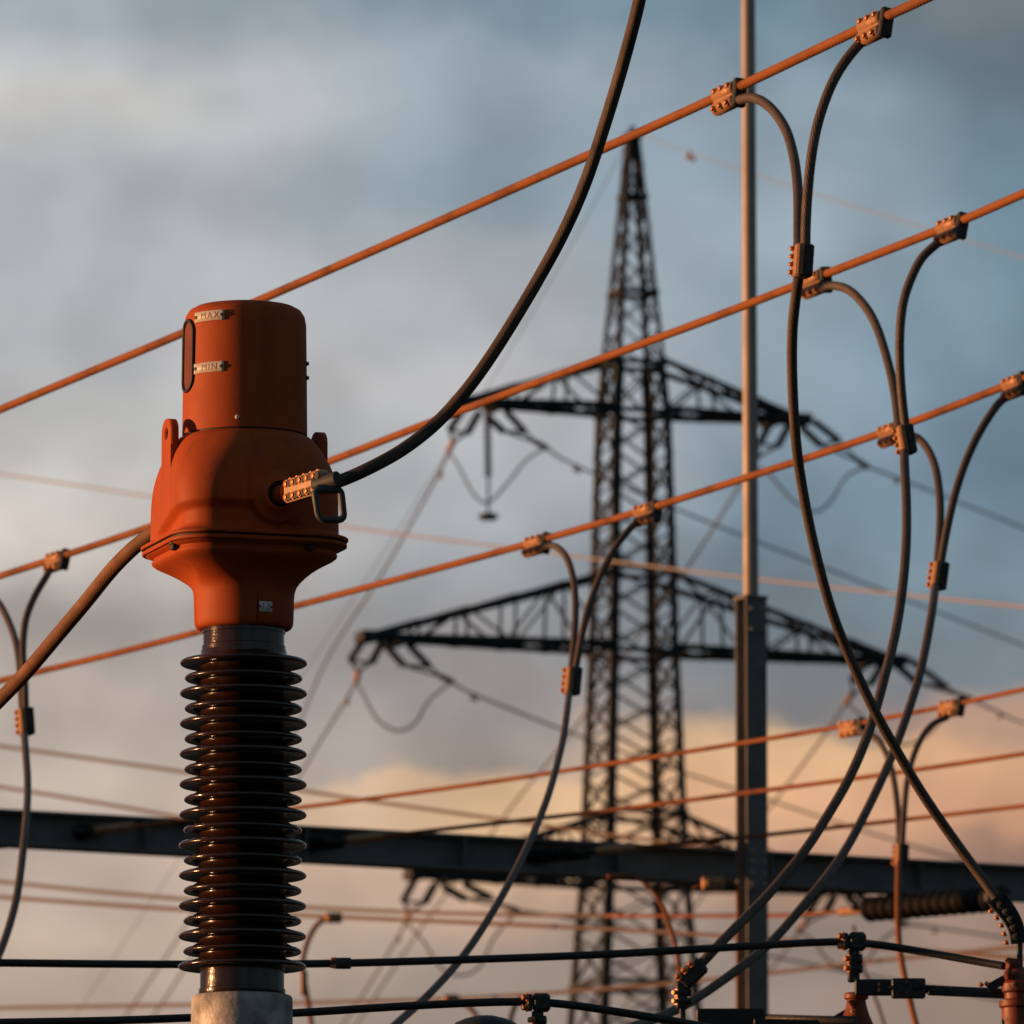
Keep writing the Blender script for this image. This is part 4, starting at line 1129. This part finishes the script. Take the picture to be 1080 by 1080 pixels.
# dark strap ring and lug at the end of the front terminal
De = e1.y
def rounded(pts, r, n=5):
    out = []
    m = len(pts)
    for i in range(m):
        a, b, c = Vector(pts[i - 1]), Vector(pts[i]), Vector(pts[(i + 1) % m])
        u = (a - b).normalized() * r; v = (c - b).normalized() * r
        for k in range(n + 1):
            t = k / n
            out.append((b + u) * (1 - t) ** 2 + b * 2 * t * (1 - t) + (b + v) * t * t)
    return out
ring = rounded([P(331, 516, De - .02), P(359.5, 515.5, De), P(363, 548.5, De), P(336.5, 548, De - .02)], 0.022)
MB().tube(ring, 0.0112, 12, closed=True).build('strap_ring', M['steel'], ct)
MB().cyl(P(332, 512.5, De + .03), P(357, 505, De - .02), 0.026, 20).build('cable_lug', M['steel'], ct)
MB().box(P(345, 516, De), 0.034, 0.022, 0.012, bev=0.004).build('strap_plate', M['castdark'], ct)

# insulator: porcelain collar, sheds, collar, base casting and pedestal
MB().lathe([(0, zc(664)), (44.2 * K, zc(664)), (44.2 * K, zc(668.5)), (43.2 * K, zc(669)), (43.2 * K, zc(681)), (44.5 * K, zc(682)), (44.5 * K, zc(688)), (30 * K, zc(688))], A0, 72).build('collar', M['glaze'], ct)
prof = [(30 * K, zc(687)), (45.5 * K, zc(687))]
for i in range(21):
    yt = 698.2 + 16.0 * i
    Rr = 67.6 if i % 2 == 0 else 62.6
    pts = [(46.0, -7.6), (46.8, -6.6), (50, -5.6), (Rr - 8, -2.8), (Rr - 3, -1.6), (Rr - 0.8, -0.3), (Rr, 1.4), (Rr - 0.5, 3.0), (Rr - 2.2, 4.0), (Rr - 5, 3.7), (Rr - 9, 2.6), (54, 0.6), (48, 0.2), (46.3, 1.4), (45.5, 3.2)]
    prof += [(r * K, zc(yt + dy)) for r, dy in pts]
prof += [(45.0 * K, zc(1023.5)), (30 * K, zc(1023.5))]
MB().lathe(prof, A0, 96, split=60).build('insulator', M['glaze'], ct)
MB().lathe([(30 * K, zc(1022)), (44.6 * K, zc(1022)), (44.6 * K, zc(1043)), (45.8 * K, zc(1043.6)), (46 * K, zc(1047)), (45.4 * K, zc(1049.5)), (30 * K, zc(1049.5))], A0, 72).build('collar', M['glaze'], ct)
MB().lathe([(30 * K, zc(1049.8)), (49.5 * K, zc(1049.8)), (52 * K, zc(1050.8)), (53.4 * K, zc(1053.5)), (53.6 * K, zc(1060)), (53.6 * K, zc(1140)), (70 * K, zc(1146)), (70 * K, zc(1156)), (30 * K, zc(1156))], A0, 72).build('base_casting', M['cement'], ct)
mb = MB()
zf = zc(1157)
mb.box(A0 + Vector((0, 0, zf - 0.02)), 0.26, 0.26, 0.02)
for sx in (-1, 1):
    for sy in (-1, 1):
        mb.angle(A0 + Vector((sx * 0.25, sy * 0.25, 0.0)), A0 + Vector((sx * 0.24, sy * 0.24, zf - 0.045)), 0.08, 0.01, A0)
for z in range(4):
    z0, z1 = 0.1 + z * (zf - 0.2) / 4, 0.1 + (z + 1) * (zf - 0.2) / 4
    for sx in (-1, 1):
        mb.bar(A0 + Vector((sx * 0.235, -0.235, z0)), A0 + Vector((sx * 0.235, 0.235, z1)), 0.04, 0.01)
        mb.bar(A0 + Vector((-0.235, sx * 0.235, z1)), A0 + Vector((0.235, sx * 0.235, z0)), 0.01, 0.04)
mb.build('pedestal', M['steel'], ct)

# heavy cables to the transformer
cr = [P(351, 509.5, De - .01), P(362, 506, De), P(390, 493.5, De), P(425, 474, De + .05), P(460, 446.5, De + .1), P(490, 414, De + .1), P(515, 380, De + .1), P(540, 341, De + .1), P(568, 294, De + .1),
      P(595.5, 243, De + .05), P(618, 191, De), P(637, 134, De - .05), P(652, 85, De - .1), P(664, 42, De - .15), P(674, 2, De - .2), P(684, -50, De - .25)]
tag(MB().tube(catmull(cr, 10), 0.0205, 18).build('heavy_cable', M['cable_shaded']),
    'thick dark cable sweeping up from the transformer terminal to the top edge', 'cable', 'thick cables of the transformer')
cl = [e2 + Vector((0.0, 0, 0)), P(170, 556, 27.72), P(160, 563, 27.75), P(150, 570.5, 27.8), P(138, 580.5, 27.85), P(117, 602, 28.0), P(92, 633, 28.15), P(65, 665, 28.3), P(26, 711, 28.55), P(0, 738, 28.7), P(-30, 768, 28.9)]
tag(MB().tube(catmull(cl, 10), 0.0245, 18).build('heavy_cable', M['cable']),
    'thick cable dropping from behind the orange tank to the left edge', 'cable', 'thick cables of the transformer')
